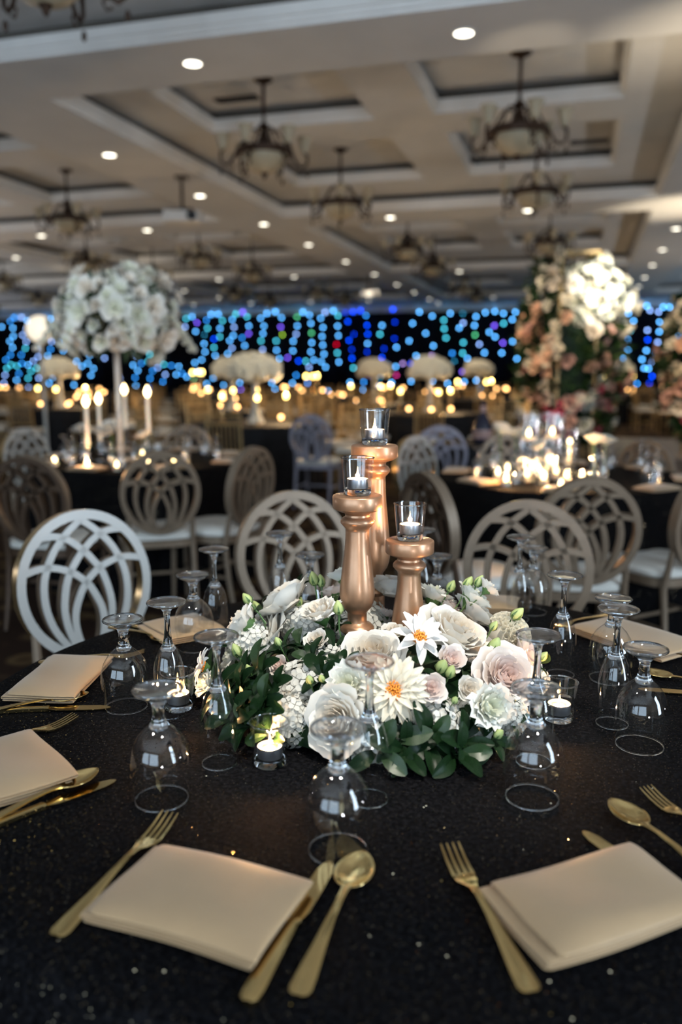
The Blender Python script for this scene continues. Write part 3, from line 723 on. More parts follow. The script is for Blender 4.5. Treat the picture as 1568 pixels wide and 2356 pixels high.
candlestick(942, 1.54, 1242, 0.76, 'shortest rose gold turned candlestick at the right of the trio', 'lit tealight in glass cup on the shortest candlestick')

# ------------------------------------------------------------------ flatware (built along +Y, tip at +Y, centred)
def ribbon(b, secs, thick, crown=0.0):
    """secs: (y, half width, z centre, dish) cross-sections -> solid strip"""
    nx = 6; top = []; bot = []; v = []; f = []
    for y, hw, z, dish in secs:
        row = []
        for i in range(nx + 1):
            s = -1 + 2 * i / nx
            row.append((s * hw, y, z + dish * s * s + crown * (1 - s * s)))
        top.append(row)
    m = nx + 1; n = len(secs)
    for row in top: v += row
    for row in top: v += [(x, y, z - thick) for x, y, z in row]
    for j in range(n - 1):
        for i in range(nx):
            f.append((j*m+i, j*m+i+1, (j+1)*m+i+1, (j+1)*m+i)); o = n*m
            f.append((o+j*m+i, o+(j+1)*m+i, o+(j+1)*m+i+1, o+j*m+i+1))
        f.append((j*m, (j+1)*m, n*m+(j+1)*m, n*m+j*m)); f.append((j*m+nx, n*m+j*m+nx, n*m+(j+1)*m+nx, (j+1)*m+nx))
    for i in range(nx):
        f.append((i, n*m+i, n*m+i+1, i+1)); k = (n-1)*m
        f.append((k+i, k+i+1, n*m+k+i+1, n*m+k+i))
    b.add(v, f)
HANDLE = [(-0.112, 0.004, 0.003, 0), (-0.110, 0.0085, 0.003, 0), (-0.104, 0.0108, 0.003, 0), (-0.085, 0.0100, 0.004, 0), (-0.05, 0.0070, 0.007, 0), (-0.01, 0.0046, 0.0105, 0), (0.02, 0.0038, 0.0115, 0)]
def fork():
    t = thing('table_fork', 'x', 'fork')
    b = MB(); ribbon(b, HANDLE + [(0.035, 0.0045, 0.0105, 0), (0.045, 0.0085, 0.0080, 0), (0.055, 0.0120, 0.0055, 0), (0.066, 0.0128, 0.0050, 0)], 0.0022, 0.0006); b.build('handle', M['gold'], t)
    for k in range(4):
        x = -0.0108 + 0.0072 * k
        b = MB(); ribbon(b, [(0.064, 0.0024, 0.0050, 0), (0.075, 0.0021, 0.0058, 0), (0.090, 0.0018, 0.0085, 0), (0.104, 0.0014, 0.0125, 0), (0.112, 0.0007, 0.0152, 0)], 0.0018)
        b.v = [(q[0] + x * (1 - 0.0 * q[1]), q[1], q[2]) for q in b.v]; b.build('tine', M['gold'], t)
    return t
def spoon():
    t = thing('soup_spoon', 'x', 'spoon')
    b = MB(); ribbon(b, HANDLE + [(0.035, 0.0042, 0.0105, 0), (0.046, 0.006, 0.0095, 0)], 0.0022, 0.0006); b.build('handle', M['gold'], t)
    b = MB()
    def bw(u, v):
        y = 0.042 + 0.070 * v
        hw = 0.0215 * (max(0.0, math.sin(PI * min(1, v ** 0.86 * 0.985 + 0.012))) ** 0.62)
        s = -1 + 2 * u
        z = 0.0100 - 0.0085 * math.sin(PI * v) ** 0.8 * (1 - s * s) + 0.001 * v
        return (s * hw, y, z)
    b.grid(bw, 14, 16); bowl = b.build('bowl', M['gold'], t)
    md = bowl.modifiers.new('solid', 'SOLIDIFY'); md.thickness = 0.0014
    return t
def knife():
    t = thing('table_knife', 'x', 'knife')
    b = MB(); ribbon(b, [(-0.115, 0.004, 0.006, 0), (-0.112, 0.0085, 0.0065, 0), (-0.10, 0.0098, 0.007, 0), (-0.05, 0.0078, 0.0075, 0), (-0.005, 0.0062, 0.0075, 0), (0.0, 0.0078, 0.0075, 0), (0.004, 0.006, 0.007, 0)], 0.006, 0.001); b.build('handle', M['gold'], t)
    b = MB(); ribbon(b, [(0.003, 0.005, 0.0055, 0), (0.02, 0.0095, 0.005, 0), (0.06, 0.0105, 0.0045, 0), (0.095, 0.0098, 0.004, 0), (0.11, 0.006, 0.0038, 0), (0.116, 0.0015, 0.0036, 0)], 0.0016); b.build('blade', M['gold'], t)
    return t
FK, SP, KN = Proto(fork()), Proto(spoon()), Proto(knife())
def lay(proto, tip, end, lab, cat_, dz=0.0005, roll=0.0):
    a = at(*tip, TZ); e = at(*end, TZ); c = (a + e) / 2; d = a - e
    o = proto.get(); s = max(0.94, min(1.06, d.length / 0.224))
    o.location = (c.x, c.y, TZ + dz); o.rotation_euler = (0, roll, math.atan2(d.y, d.x) - PI / 2); o.scale = (s, s, s)
    tag(o, lab, cat_, 'gold flatware on the front table'); return o
lay(FK, (393, 1893), (128, 2160), 'gold fork partly under the front left napkin', 'fork')
lay(KN, (757, 1993), (572, 2312), 'gold table knife beside the front left napkin', 'knife')
lay(SP, (838, 1972), (680, 2305), 'gold soup spoon at the very front, beneath the front goblet', 'spoon')
lay(FK, (1030, 1962), (1228, 2298), 'gold fork left of the front right napkin', 'fork')
lay(KN, (1360, 1932), (1640, 2135), 'gold knife sticking out from under the front right napkin', 'knife')
lay(SP, (1402, 1862), (1700, 2085), 'gold spoon lying over the knife at the front right', 'spoon', 0.006)
lay(FK, (1497, 1840), (1760, 2010), 'gold fork cut off by the right edge', 'fork')
lay(FK, (166, 1664), (-110, 1752), 'gold fork tucked under the napkin at the left edge', 'fork')
lay(SP, (224, 1790), (-90, 1935), 'gold spoon at the left edge in front of the cut-off napkin', 'spoon', 0.005)
lay(KN, (249, 1806), (-70, 1925), 'gold knife beneath the spoon at the left edge', 'knife')
lay(SP, (180, 1612), (-60, 1652), 'gold spoon in front of the left napkin by the white chair', 'spoon', 0.003)
lay(KN, (236, 1632), (-20, 1640), 'gold knife in front of the left napkin by the white chair', 'knife')
lay(FK, (330, 1512), (92, 1526), 'gold fork whose handle shows behind the left napkin', 'fork')
lay(SP, (388, 1482), (262, 1448), 'gold spoon beside the rear left napkin', 'spoon', 0.002)
lay(KN, (425, 1478), (285, 1440), 'gold knife beside the rear left napkin', 'knife')
lay(FK, (1290, 1445), (1382, 1421), 'gold fork whose handle glints by the right rear napkin', 'fork')
lay(SP, (1500, 1556), (1700, 1598), 'gold spoon at the right edge below the rear napkin', 'spoon')
lay(KN, (1505, 1592), (1720, 1610), 'gold knife at the right edge below the spoon', 'knife')
lay(FK, (1478, 1512), (1690, 1522), 'gold fork beyond the right rear goblet', 'fork')

# ------------------------------------------------------------------ napkins
def napkin(c, w, d, rz, lab, seed, open_side='right', lift=0.0):
    """folded cloth: a zig-zag strip of layers, one edge folded, one open"""
    rr = random.Random(seed); layers = 4; th = 0.0050
    prof = []
    for L in range(layers):
        z = 0.0020 + L * th; k = (layers - 1 - L)
        xa, xb = -w/2 - 0.0042 * k * rr.uniform(0.6, 1.4), w/2 - 0.0030 * k * rr.uniform(-0.6, 1.5)
        row = [(xa + (xb - xa) * i / 12, z) for i in range(13)]
        if L % 2: row.reverse()
        if L:
            px_, pz = prof[-1]; sgn = 1 if px_ > 0 else -1
            for a in (-50, 0, 50): prof.append(((px_ + row[0][0]) / 2 + sgn * 0.0034 * math.cos(R(a)), (pz + z) / 2 + th * 0.5 * math.sin(R(a))))
        prof += row
    ny = 14; v = []; f = []; m = len(prof)
    p1, p2, p3 = rr.uniform(0, 6), rr.uniform(0, 6), rr.uniform(0, 6)
    for j in range(ny + 1):
        s = -1 + 2 * j / ny
        for x, z in prof:
            u = x / (w / 2); lvl = z / (layers * th)
            yy = s * d / 2 * (1 - 0.012 * (1 - lvl)) + 0.003 * math.sin(2.2 * u + p1)
            puff = lvl * 0.0075 * (1 - u ** 4) * (1 - s ** 4) * (1 + 0.35 * math.sin(3 * u + p2 + 2 * s)) - lvl * 0.0035 * max(0, abs(s) - 0.8) * 5
            v.append((x + 0.002 * math.sin(3 * s + p3) * lvl, yy, z + puff + lvl * lift * max(0, -s)))
    for j in range(ny):
        for i in range(m - 1):
            f.append((j*m+i, j*m+i+1, (j+1)*m+i+1, (j+1)*m+i))
    b = MB(); b.add(v, f)
    o = b.build('napkin', M['napkin'])
    md = o.modifiers.new('solid', 'SOLIDIFY'); md.thickness = 0.0016; md.offset = 0
    sb = o.modifiers.new('sub', 'SUBSURF'); sb.levels = 1; sb.render_levels = 1
    o.location = (c.x, c.y, TZ + 0.0035); o.rotation_euler = (0, 0, rz)
    tag(o, lab, 'napkin', 'folded champagne napkins')
    return o
def napkin_px(cs, lab, seed, w=None, d=None):
    P = [at(x, y, TZ + 0.014) for x, y in cs]     # far-left, far-right, near-right, near-left
    c = sum(P, Vector()) / 4; ex = ((P[1] - P[0]) + (P[2] - P[3])) / 2; ey = ((P[0] - P[3]) + (P[1] - P[2])) / 2
    return napkin(c, w or ex.length, d or ey.length, math.atan2(ex.y, ex.x), lab, seed)
napkin_px([(370, 1945), (705, 2025), (590, 2222), (205, 2105)], 'folded champagne napkin lying front left between fork and knife', 3)
napkin_px([(1130, 2028), (1450, 1950), (1640, 2090), (1268, 2222)], 'folded champagne napkin at the front right with its fold towards the fork', 5)
napkin_px([(-140, 1745), (100, 1668), (140, 1805), (-150, 1880)], 'folded champagne napkin cut off by the left edge', 8)
napkin_px([(130, 1510), (258, 1512), (172, 1608), (5, 1604)], 'folded champagne napkin left of the first goblet by the white chair', 11)
napkin_px([(345, 1432), (470, 1412), (490, 1452), (372, 1482)], 'folded champagne napkin at the rear left behind two upturned glasses', 13)
napkin_px([(1405, 1420), (1600, 1478), (1530, 1520), (1315, 1446)], 'folded champagne napkin at the right rear in front of the tan chair', 15)
napkin_px([(1112, 1372), (1196, 1378), (1180, 1408), (1098, 1402)], 'folded champagne napkin at the back behind the pale green buds', 17)

# ================================================================== FLOWER CENTREPIECE
FC = Vector((-0.335, 1.375, 0)); FR = 0.305; FHT = 0.135
def dome(x, y):
    q = ((x - FC.x) ** 2 + (y - FC.y) ** 2) / (FR * FR)
    return TZ + (FHT * (1 - q) ** 0.55 if q < 1 else -0.02 - 0.2 * (q - 1))
def dome_hit(px, py, dz=0.0):
    d = ray(px, py); best = None
    k = 0.9
    while k < 2.2:
        p = CP + d * k; g = p.z - (dome(p.x, p.y) + dz)
        if best is None or g < best[0]: best = (g, k)
        if g < 0: break
        k += 0.004
    p = CP + d * best[1]
    n = Vector((p.x - FC.x, p.y - FC.y, 0)) / FR
    ln = min(1.0, n.length); n = n * 1.0; n.z = 0.35 + 0.9 * (1 - ln)
    return p, n.normalized()
def petal(b, R_, H_, th0, half, open_, curl, ruff=0.0, rfreq=3, point=0.0, nu=6, nv=6, seed=0, z0=0.0):
    ph = seed * 1.7
    def fn(u, v):
        s = -1 + 2 * u
        wv = (math.sin(PI * (0.08 + 0.84 * v) * 0.62) ** 0.8) * (1 - max(0, v - 0.72) ** 2 * (5.5 - 3 * point) * abs(s) ** 1.5)
        rho = R_ * (0.12 + 0.88 * math.sin(v * PI / 2) ** (1.15 - 0.5 * open_)) + curl * R_ * max(0, v - 0.65) ** 1.4 * 2.2
        z = H_ * (v ** (0.9 + 0.25 * open_)) * (1 - 0.16 * v * s * s) - curl * H_ * 0.75 * max(0, v - 0.7) ** 2 * 4 * (0.6 + 0.4 * s * s)
        z += point * H_ * 0.10 * v ** 3 * (1 - abs(s))
        a = th0 + s * half * wv
        rr = rho * (1 + ruff * v * v * math.sin(rfreq * s * 3 + ph)) + 0.04 * R_ * math.sin(5 * s + ph) * v
        return (rr * math.cos(a), rr * math.sin(a), z0 + z + ruff * H_ * 0.35 * v * v * math.cos(rfreq * s * 4 + ph))
    b.grid(fn, nu, nv)
def rose_meshes(nm, mt, n_in, seed, ruff=0.02, full=1.0):
    rr = random.Random(seed)
    core = MB(); N_ = n_in
    for i in range(N_):
        k = i / N_
        petal(core, 0.10 + 0.62 * k ** 0.85, 0.86 + 0.10 * math.sin(k * 3) - 0.10 * k, i * 2.39996 + rr.uniform(-0.2, 0.2), 1.25 - 0.45 * k, 0.12 + 0.3 * k, -0.10 + 0.35 * k, ruff, 3, 0, 6, 5, i)
    core.lathe([(0.001, 0.0), (0.42, 0.05), (0.45, 0.35), (0.25, 0.55), (0.001, 0.58)], 10)
    out = []
    for i in range(10):
        p = MB(); k = i % 2
        petal(p, (0.80 + 0.16 * k + rr.uniform(-0.03, 0.03)) * full, 0.74 - 0.14 * k + rr.uniform(-0.05, 0.05), 0, 0.78, 0.5, 0.30 + 0.14 * k + rr.uniform(-0.06, 0.1), ruff, 3, 0.6, 8, 7, i + seed)
        out.append(p.mesh('petal', mt))
    return core.mesh(nm, mt), out
def orient(o, p, n, s, roll=0.0):
    q = Vector((0, 0, 1)).rotation_difference(n.normalized())
    o.rotation_mode = 'QUATERNION'; o.rotation_quaternion = q @ Vector((0, 0, 1)).to_track_quat('Z', 'Y') @ Matrix.Rotation(roll, 3, 'Z').to_quaternion()
    o.location = p; o.scale = (s, s, s)
ctr = thing('flower_centerpiece', 'low white flower centrepiece of roses, dahlias and dark leaves', 'flower arrangement', (FC.x, FC.y, TZ))
def addpart(name, me, p, n, s, roll=0.0, parent=None, kids=()):
    o = bpy.data.objects.new(name, me); COL.objects.link(o); o.parent = parent or ctr
    orient(o, Vector(p) - Vector((FC.x, FC.y, TZ)), n, s, roll)
    for nm, m2, a in kids:
        c = bpy.data.objects.new(nm, m2); COL.objects.link(c); c.parent = o; c.rotation_euler = (0, 0, a)
    return o
# tray and moss under the flowers
b = MB(); b.lathe([(0.001, 0.001), (0.185, 0.001), (0.205, 0.010), (0.207, 0.018), (0.198, 0.018), (0.18, 0.006), (0.001, 0.006)], 36); b.build('tray', M['whitepl'], ctr)
b = MB()
def moss(u, v):
    a = 2 * PI * u; r = FR * 0.80 * math.sin(v * PI / 2)
    h = (FHT * 0.55) * math.cos(v * PI / 2) ** 0.7 * (1 + 0.15 * math.sin(9 * a + 5 * v)) + 0.012
    return (r * math.cos(a), r * math.sin(a), h)
b.grid(moss, 36, 8); b.build('foam_base', M['leaf'], ctr)
ROSES = [rose_meshes('garden_rose', M['rose'], 24, 1), rose_meshes('garden_rose', M['blush'], 22, 2), rose_meshes('garden_rose', M['rose'], 18, 5, 0.05)]
def add_rose(px, py, diam, kind, lean=0.35, dz=0.0, tilt=None):
    p, n = dome_hit(px, py, dz)
    dep = proj(p)[2]; s = diam * 0.5 * dep / F / 0.95
    n = (n + (CP - p).normalized() * lean + (Vector(tilt) if tilt else Vector())).normalized()
    core, outs = ROSES[kind]
    rr = random.Random(int(px * 7 + py))
    kids = [('petal', outs[i], i * 2 * PI / 5 + (PI / 5 if i % 2 else 0) + rr.uniform(-0.15, 0.15)) for i in range(10)]
    addpart('garden_rose', core, p - n * s * 0.55, n, s, rr.uniform(0, 6), kids=kids)
# (px, py, diameter px, material, lean to camera)
add_rose(598, 1455, 132, 0, 0.6, 0.0, (-0.15, -0.1, 0.1))
add_rose(858, 1500, 128, 0, 0.15, 0.0)
add_rose(1050, 1450, 150, 0, 0.2, 0.02)
add_rose(1165, 1555, 132, 1, 0.6, 0.0, (-0.35, -0.1, 0))
add_rose(770, 1660, 138, 0, 0.3, -0.012, (-0.5, -0.2, -0.1))
add_rose(1218, 1512, 112, 1, 0.3, 0.0, (0.3, 0, 0))
add_rose(650, 1372, 118, 2, 0.15, 0.02)
add_rose(905, 1345, 100, 2, 0.1, 0.02)
add_rose(1095, 1405, 95, 2, 0.1, 0.02)
# ruffled lisianthus and spray roses: one mesh each
def small_rose(nm, mt, seed, n=17, ruff=0.03):
    b = MB(); rr = random.Random(seed)
    for i in range(n):
        k = i / n
        petal(b, 0.15 + 0.78 * k ** 0.8, 0.92 - 0.22 * k, i * 2.39996 + rr.uniform(-0.3, 0.3), 1.15 - 0.4 * k, 0.15 + 0.4 * k, -0.1 + 0.48 * k, ruff, 3, 0, 6, 5, i + seed)
    b.lathe([(0.001, 0.0), (0.40, 0.06), (0.42, 0.3), (0.001, 0.5)], 8)
    return b.mesh(nm, mt)
def lisi(nm, mt, seed):
    b = MB(); rr = random.Random(seed)
    for i in range(16):
        k = i / 16
        petal(b, 0.22 + 0.75 * k ** 0.8, 1.05 - 0.30 * k, i * 2.39996 + rr.uniform(-0.3, 0.3), 0.95, 0.25 + 0.3 * k, 0.1 + 0.42 * k, 0.10, 4, 0, 9, 6, i + seed)
    b.lathe([(0.001, 0.0), (0.30, 0.05), (0.38, 0.3), (0.001, 0.5)], 8)
    return b.mesh(nm, mt)
SR = [small_rose('spray_rose', M['blush'], 3), small_rose('spray_rose', M['rose'], 9)]
LI = [lisi('lisianthus', M['lisi'], 4), lisi('lisianthus', M['rose'], 8)]
def calyx_mesh():
    b = MB(); b.lathe([(0.001, -0.3), (0.10, -0.28), (0.22, -0.1), (0.42, 0.1), (0.50, 0.28)], 10, close=False)
    b.tube([(0, 0, -1.8), (0.05, 0, -0.9), (0, 0, -0.25)], 0.055, 6)
    return b.mesh('calyx', M['stemg'])
CALYX = calyx_mesh()
def add_small(name, me, px, py, diam, lean=0.3, dz=0.0, tilt=None, cal=True):
    p, n = dome_hit(px, py, dz); dep = proj(p)[2]; s = diam * 0.5 * dep / F / 0.95
    n = (n + (CP - p).normalized() * lean + (Vector(tilt) if tilt else Vector())).normalized()
    rr = random.Random(int(px * 3 + py))
    addpart(name, me, p - n * s * 0.55, n, s, rr.uniform(0, 6), kids=[('calyx', CALYX, 0)] if cal else ())
for a in ((735, 1405, 92, 0.3, 0.03), (1000, 1368, 84, 0.2, 0.02), (1090, 1372, 84, 0.2, 0.045), (555, 1430, 96, 0.1, 0.01), (1130, 1625, 98, 0.5, 0.018), (800, 1575, 92, 0.5, 0.012), (530, 1512, 70, 0.3, 0.0), (985, 1398, 60, 0.3, 0.02), (790, 1322, 70, 0.1, 0.03), (1125, 1352, 50, 0.1, 0.055), (700, 1430, 62, 0.3, 0.0), (1155, 1478, 60, 0.3, 0.0), (470, 1572, 62, 0.3, 0.0)):
    add_small('lisianthus', LI[int(a[0]) % 2], *a)
for i, a in enumerate(((726, 1470, 58, 0.5, 0.01), (1040, 1515, 72, 0.5, 0.02), (992, 1582, 74, 0.6, 0.022), (1080, 1585, 66, 0.6, 0.022), (765, 1358, 60, 0.2, 0.03), (1035, 1392, 64, 0.3, 0.02), (908, 1450, 58, 0.3, 0.0), (640, 1530, 50, 0.4, -0.01), (880, 1410, 60, 0.2, 0.0))):
    add_small('spray_rose', SR[0 if i % 3 else 1], *a)
# dahlias
def dahlia_meshes():
    b = MB(); rr = random.Random(2)
    def pt(u, v):
        s = -1 + 2 * u; wd = 0.155 * math.sin(PI * (0.10 + 0.86 * v)) ** 0.7 * (1 - 0.1 * v)
        return (0.14 + 0.86 * v, s * wd, 0.05 + 0.16 * math.sin(v * 2.2) + 0.10 * s * s * (1 - 0.5 * v) - 0.10 * v * v)
    b.grid(pt, 4, 7); P = b.mesh('petal', M['whited'])
    b2 = MB(); b2.add(b.v, b.f); P2 = b2.mesh('petal', M['cream'])
    c = MB()
    for i in range(70):
        r = 0.21 * math.sqrt(i / 70); a = i * 2.39996
        c.tube([(r * math.cos(a), r * math.sin(a), 0.05), (r * 1.1 * math.cos(a), r * 1.1 * math.sin(a), 0.24 - 1.2 * r * r + rr.uniform(-0.02, 0.03))], [0.018, 0.024], 5)
    C = c.mesh('stamen_disc', M['orange'])
    k = MB(); k.lathe([(0.001, -0.25), (0.12, -0.22), (0.26, 0.0), (0.20, 0.06), (0.001, 0.07)], 10)
    return P, P2, C, k.mesh('dahlia', M['stemg'])
DP, DP2, DC, DK = dahlia_meshes()
def add_dahlia(px, py, diam, rings, mt, lean, dz=0.0, tilt=None, seed=1):
    p, n = dome_hit(px, py, dz); dep = proj(p)[2]; s = diam * 0.5 * dep / F
    n = (n + (CP - p).normalized() * lean + (Vector(tilt) if tilt else Vector())).normalized()
    rr = random.Random(seed)
    o = addpart('dahlia', DK, p, n, s, rr.uniform(0, 6))
    c = bpy.data.objects.new('stamen_disc', DC); COL.objects.link(c); c.parent = o; c.scale = (1.25, 1.25, 1.25)
    for k, (cnt, sc_, up) in enumerate(rings):
        for i in range(cnt):
            q = bpy.data.objects.new('petal', mt); COL.objects.link(q); q.parent = o
            q.rotation_euler = (rr.uniform(-0.15, 0.15), -up + rr.uniform(-0.12, 0.12), 2 * PI * (i + 0.5 * k) / cnt + rr.uniform(-0.08, 0.08))
            f_ = sc_ * rr.uniform(0.92, 1.06); q.scale = (f_, f_ * (1.15 if cnt < 10 else 0.95), f_)
add_dahlia(905, 1590, 172, ((15, 0.98, -0.08), (15, 0.92, 0.14), (14, 0.80, 0.36), (11, 0.62, 0.62)), DP2, 0.9, 0.022, None, 1)
add_dahlia(962, 1472, 138, ((8, 1.0, 0.15), (7, 0.85, 0.55)), DP, 0.7, 0.035, (0.1, 0, 0.1), 2)
add_dahlia(472, 1535, 92, ((9, 1.0, 0.1), (8, 0.8, 0.45)), DP, 0.3, 0.0, (-0.4, 0, 0), 3)
def pompon():
    b = MB()
    for i in range(110):
        z = 1 - (i + 0.5) / 110 * 1.35; a = i * 2.39996
        if z < -0.35: break
        r = math.sqrt(max(0, 1 - z * z)); n = Vector((r * math.cos(a), r * math.sin(a), z * 0.85))
        q = Vector((0, 0, 1)).rotation_difference(n.normalized()).to_matrix().to_4x4()
        b.lathe([(0.03, -0.1), (0.07, 0.02), (0.105, 0.12), (0.115, 0.2)], 7, Matrix.Translation(n * 0.78) @ q, close=False)
    b.ball((0, 0, 0), 0.80, 10)
    return b.mesh('pompon_dahlia', M['cream'])
p, n = dome_hit(1168, 1462, 0.01); addpart('pompon_dahlia', pompon(), p, n, 58 * proj(p)[2] / F)
# hydrangea heads
def hydrangea(mt, seed, n=95):
    b = MB(); rr = random.Random(seed)
    for i in range(n):
        z = 1 - 1.75 * (i + 0.5) / n; a = i * 2.39996; r = math.sqrt(max(0, 1 - z * z))
        c = Vector((r * math.cos(a), r * math.sin(a), z)) * rr.uniform(0.86, 1.03)
        q = Vector((0, 0, 1)).rotation_difference((c + Vector((rr.uniform(-.3,.3), rr.uniform(-.3,.3), rr.uniform(-.3,.3)))).normalized()).to_matrix().to_4x4()
        Mx = Matrix.Translation(c) @ q @ Matrix.Rotation(rr.uniform(0, 6), 4, 'Z')
        for k in range(4):
            Mk = Mx @ Matrix.Rotation(k * PI / 2, 4, 'Z')
            b.add([(0.02, 0, 0), (0.12, -0.105, 0.03), (0.23, -0.07, 0.05), (0.255, 0.0, 0.035), (0.23, 0.07, 0.05), (0.12, 0.105, 0.03), (0.13, 0, 0.0)], [(0, 1, 6), (1, 2, 3, 6), (6, 3, 4, 5), (0, 6, 5)], Mk)
    b.ball((0, 0, 0), 0.78, 8)
    return b.mesh('hydrangea', mt)
HY = [hydrangea(M['hyd'], 1), hydrangea(M['hyd'], 2)]
for i, (px, py, d, dz) in enumerate(((690, 1575, 150, -0.03), (655, 1650, 130, -0.035), (860, 1690, 130, -0.035), (1010, 1670, 150, -0.04), (1090, 1660, 120, -0.04), (1180, 1640, 100, -0.03), (560, 1470, 110, -0.035), (830, 1420, 130, -0.03), (1010, 1440, 120, -0.04), (690, 1420, 110, -0.03), (760, 1520, 120, -0.03), (1110, 1520, 120, -0.04), (1240, 1560, 70, -0.02))):
    p, n = dome_hit(px, py, dz); s = d * 0.5 * proj(p)[2] / F
    addpart('hydrangea', HY[i % 2], p - n * s * 0.4, n, s, i * 1.3)
# buds on stems
def bud_mesh(i):
    b = MB(); b.mat(0).lathe([(0.001, 0.0), (0.30, 0.12), (0.46, 0.42), (0.40, 0.80), (0.22, 1.1), (0.06, 1.28)], 10)
    b.mat(1).tube([(0, 0, -2.4), (0.12, 0.05, -1.2), (0, 0, 0.06)], [0.07, 0.06, 0.09], 6)
    for k in range(5):
        Mk = Matrix.Rotation(k * 2 * PI / 5, 4, 'Z')
        b.add([(0.2, -0.12, 0.03), (0.2, 0.12, 0.03), (0.50, 0.1, 0.4), (0.50, -0.1, 0.4), (0.42, 0, 0.95)], [(0, 1, 2, 3), (3, 2, 4)], Mk)
    return b.mesh('bud', [M['budg'], M['stemg']])
BUD = bud_mesh(0)
for px, py, d, dz in ((570, 1380, 30, 0.03), (590, 1398, 28, 0.02), (685, 1385, 34, 0.04), (778, 1402, 34, 0.055), (722, 1335, 34, 0.05), (738, 1340, 30, 0.05), (1075, 1345, 34, 0.055), (1134, 1442, 26, 0.045), (1136, 1490, 44, 0.02), (1015, 1535, 40, 0.025), (1035, 1548, 34, 0.022), (1045, 1612, 22, 0.015), (545, 1500, 34, 0.01), (640, 1478, 24, 0.025), (1187, 1415, 36, 0.03), (1248, 1512, 26, 0.02), (712, 1565, 26, 0.02), (740, 1562, 22, 0.02), (572, 1540, 22, 0.015), (1145, 1690, 30, 0.0), (1036, 1352, 30, 0.05), (1100, 1340, 30, 0.06)):
    p, n = dome_hit(px, py, dz); s = d * 0.8 * proj(p)[2] / F
    nn = (n + Vector((rnd.uniform(-.3, .3), rnd.uniform(-.3, .3), 0.7))).normalized()
    addpart('bud', BUD, p - nn * s * 0.5, nn, s, rnd.uniform(0, 6))
# leaves: whorls of glossy leaves
def leaf_mesh(mt, wd, droop):
    b = MB()
    def fn(u, v):
        s = -1 + 2 * u; hw = wd * math.sin(PI * (0.03 + 0.94 * v ** 1.35)) ** 0.62
        return (v, s * hw, 0.10 * abs(s) * hw * 4 + 0.10 * math.sin(v * PI) - droop * v * v)
    b.grid(fn, 4, 8); b.tube([(-0.12, 0, 0.0), (0.02, 0, 0.0), (0.5, 0, 0.10 - droop * 0.25)], [0.012, 0.012, 0.006], 5)
    return b.mesh('leaf', mt)
LF = [leaf_mesh(M['leaf'], 0.22, 0.15), leaf_mesh(M['leaf'], 0.26, 0.35), leaf_mesh(M['leaf2'], 0.25, 0.05), leaf_mesh(M['leaf'], 0.20, 0.0)]
def add_leaf(p, d, up, L, kind):
    d = d.normalized(); y = up.cross(d).normalized(); z = d.cross(y)
    m = Matrix((d, y, z)).transposed()
    o = bpy.data.objects.new('leaf', LF[kind]); COL.objects.link(o); o.parent = ctr
    o.rotation_mode = 'QUATERNION'; o.rotation_quaternion = m.to_quaternion(); o.location = p - Vector((FC.x, FC.y, TZ)); o.scale = (L, L, L)
def whorl(px, py, n, Lpx, spread=0.9, dz=0.0, tilt=(0, 0, 0), kinds=(0, 0, 1, 2, 3), seed=0):
    p, nn = dome_hit(px, py, dz); nn = (nn + Vector(tilt)).normalized()
    rr = random.Random(seed + int(px)); L = Lpx * proj(p)[2] / F
    e1 = nn.orthogonal().normalized(); e2 = nn.cross(e1)
    for i in range(n):
        a = 2 * PI * i / n + rr.uniform(-0.3, 0.3); k = spread * rr.uniform(0.7, 1.25)
        d = (e1 * math.cos(a) + e2 * math.sin(a)) * k + nn * rr.uniform(0.25, 0.7)
        q = p + (e1 * math.cos(a) + e2 * math.sin(a)) * 0.004 + nn * rr.uniform(-0.012, 0.008)
        ll = L * rr.uniform(0.75, 1.15)
        if (q + d.normalized() * ll).z < TZ + 0.006: d.z += (TZ + 0.010 - (q + d.normalized() * ll).z) / ll * d.length
        add_leaf(q, d, nn, ll, rr.choice(kinds))
for a in ((490, 1560, 8, 70), (520, 1600, 8, 70), (560, 1600, 9, 76), (600, 1560, 8, 72), (545, 1650, 8, 72), (580, 1670, 7, 70), (610, 1625, 9, 76), (630, 1590, 7, 64), (575, 1555, 7, 66), (650, 1500, 6, 58), (690, 1490, 7, 56), (740, 1560, 8, 62), (720, 1520, 6, 54), (770, 1500, 6, 56), (790, 1545, 6, 54),
          (640, 1410, 5, 44), (600, 1400, 5, 40), (690, 1360, 5, 40), (770, 1450, 5, 46), (900, 1540, 5, 56), (955, 1530, 6, 56), (1080, 1505, 7, 58), (1060, 1545, 6, 50), (1130, 1475, 4, 40), (1000, 1405, 5, 40), (1090, 1430, 4, 36),
          (905, 1705, 5, 80), (985, 1705, 6, 86), (1065, 1705, 6, 84), (1050, 1735, 5, 84), (930, 1725, 5, 84), (1120, 1700, 5, 76), (1170, 1655, 4, 56), (870, 1725, 4, 74), (1030, 1660, 4, 56), (1180, 1600, 5, 50), (1240, 1530, 4, 36), (850, 1560, 5, 50), (510, 1480, 4, 36), (460, 1590, 5, 48), (620, 1690, 5, 54)):
    whorl(a[0], a[1], a[2], a[3], dz=-0.012 if a[0] < 830 else -0.034)

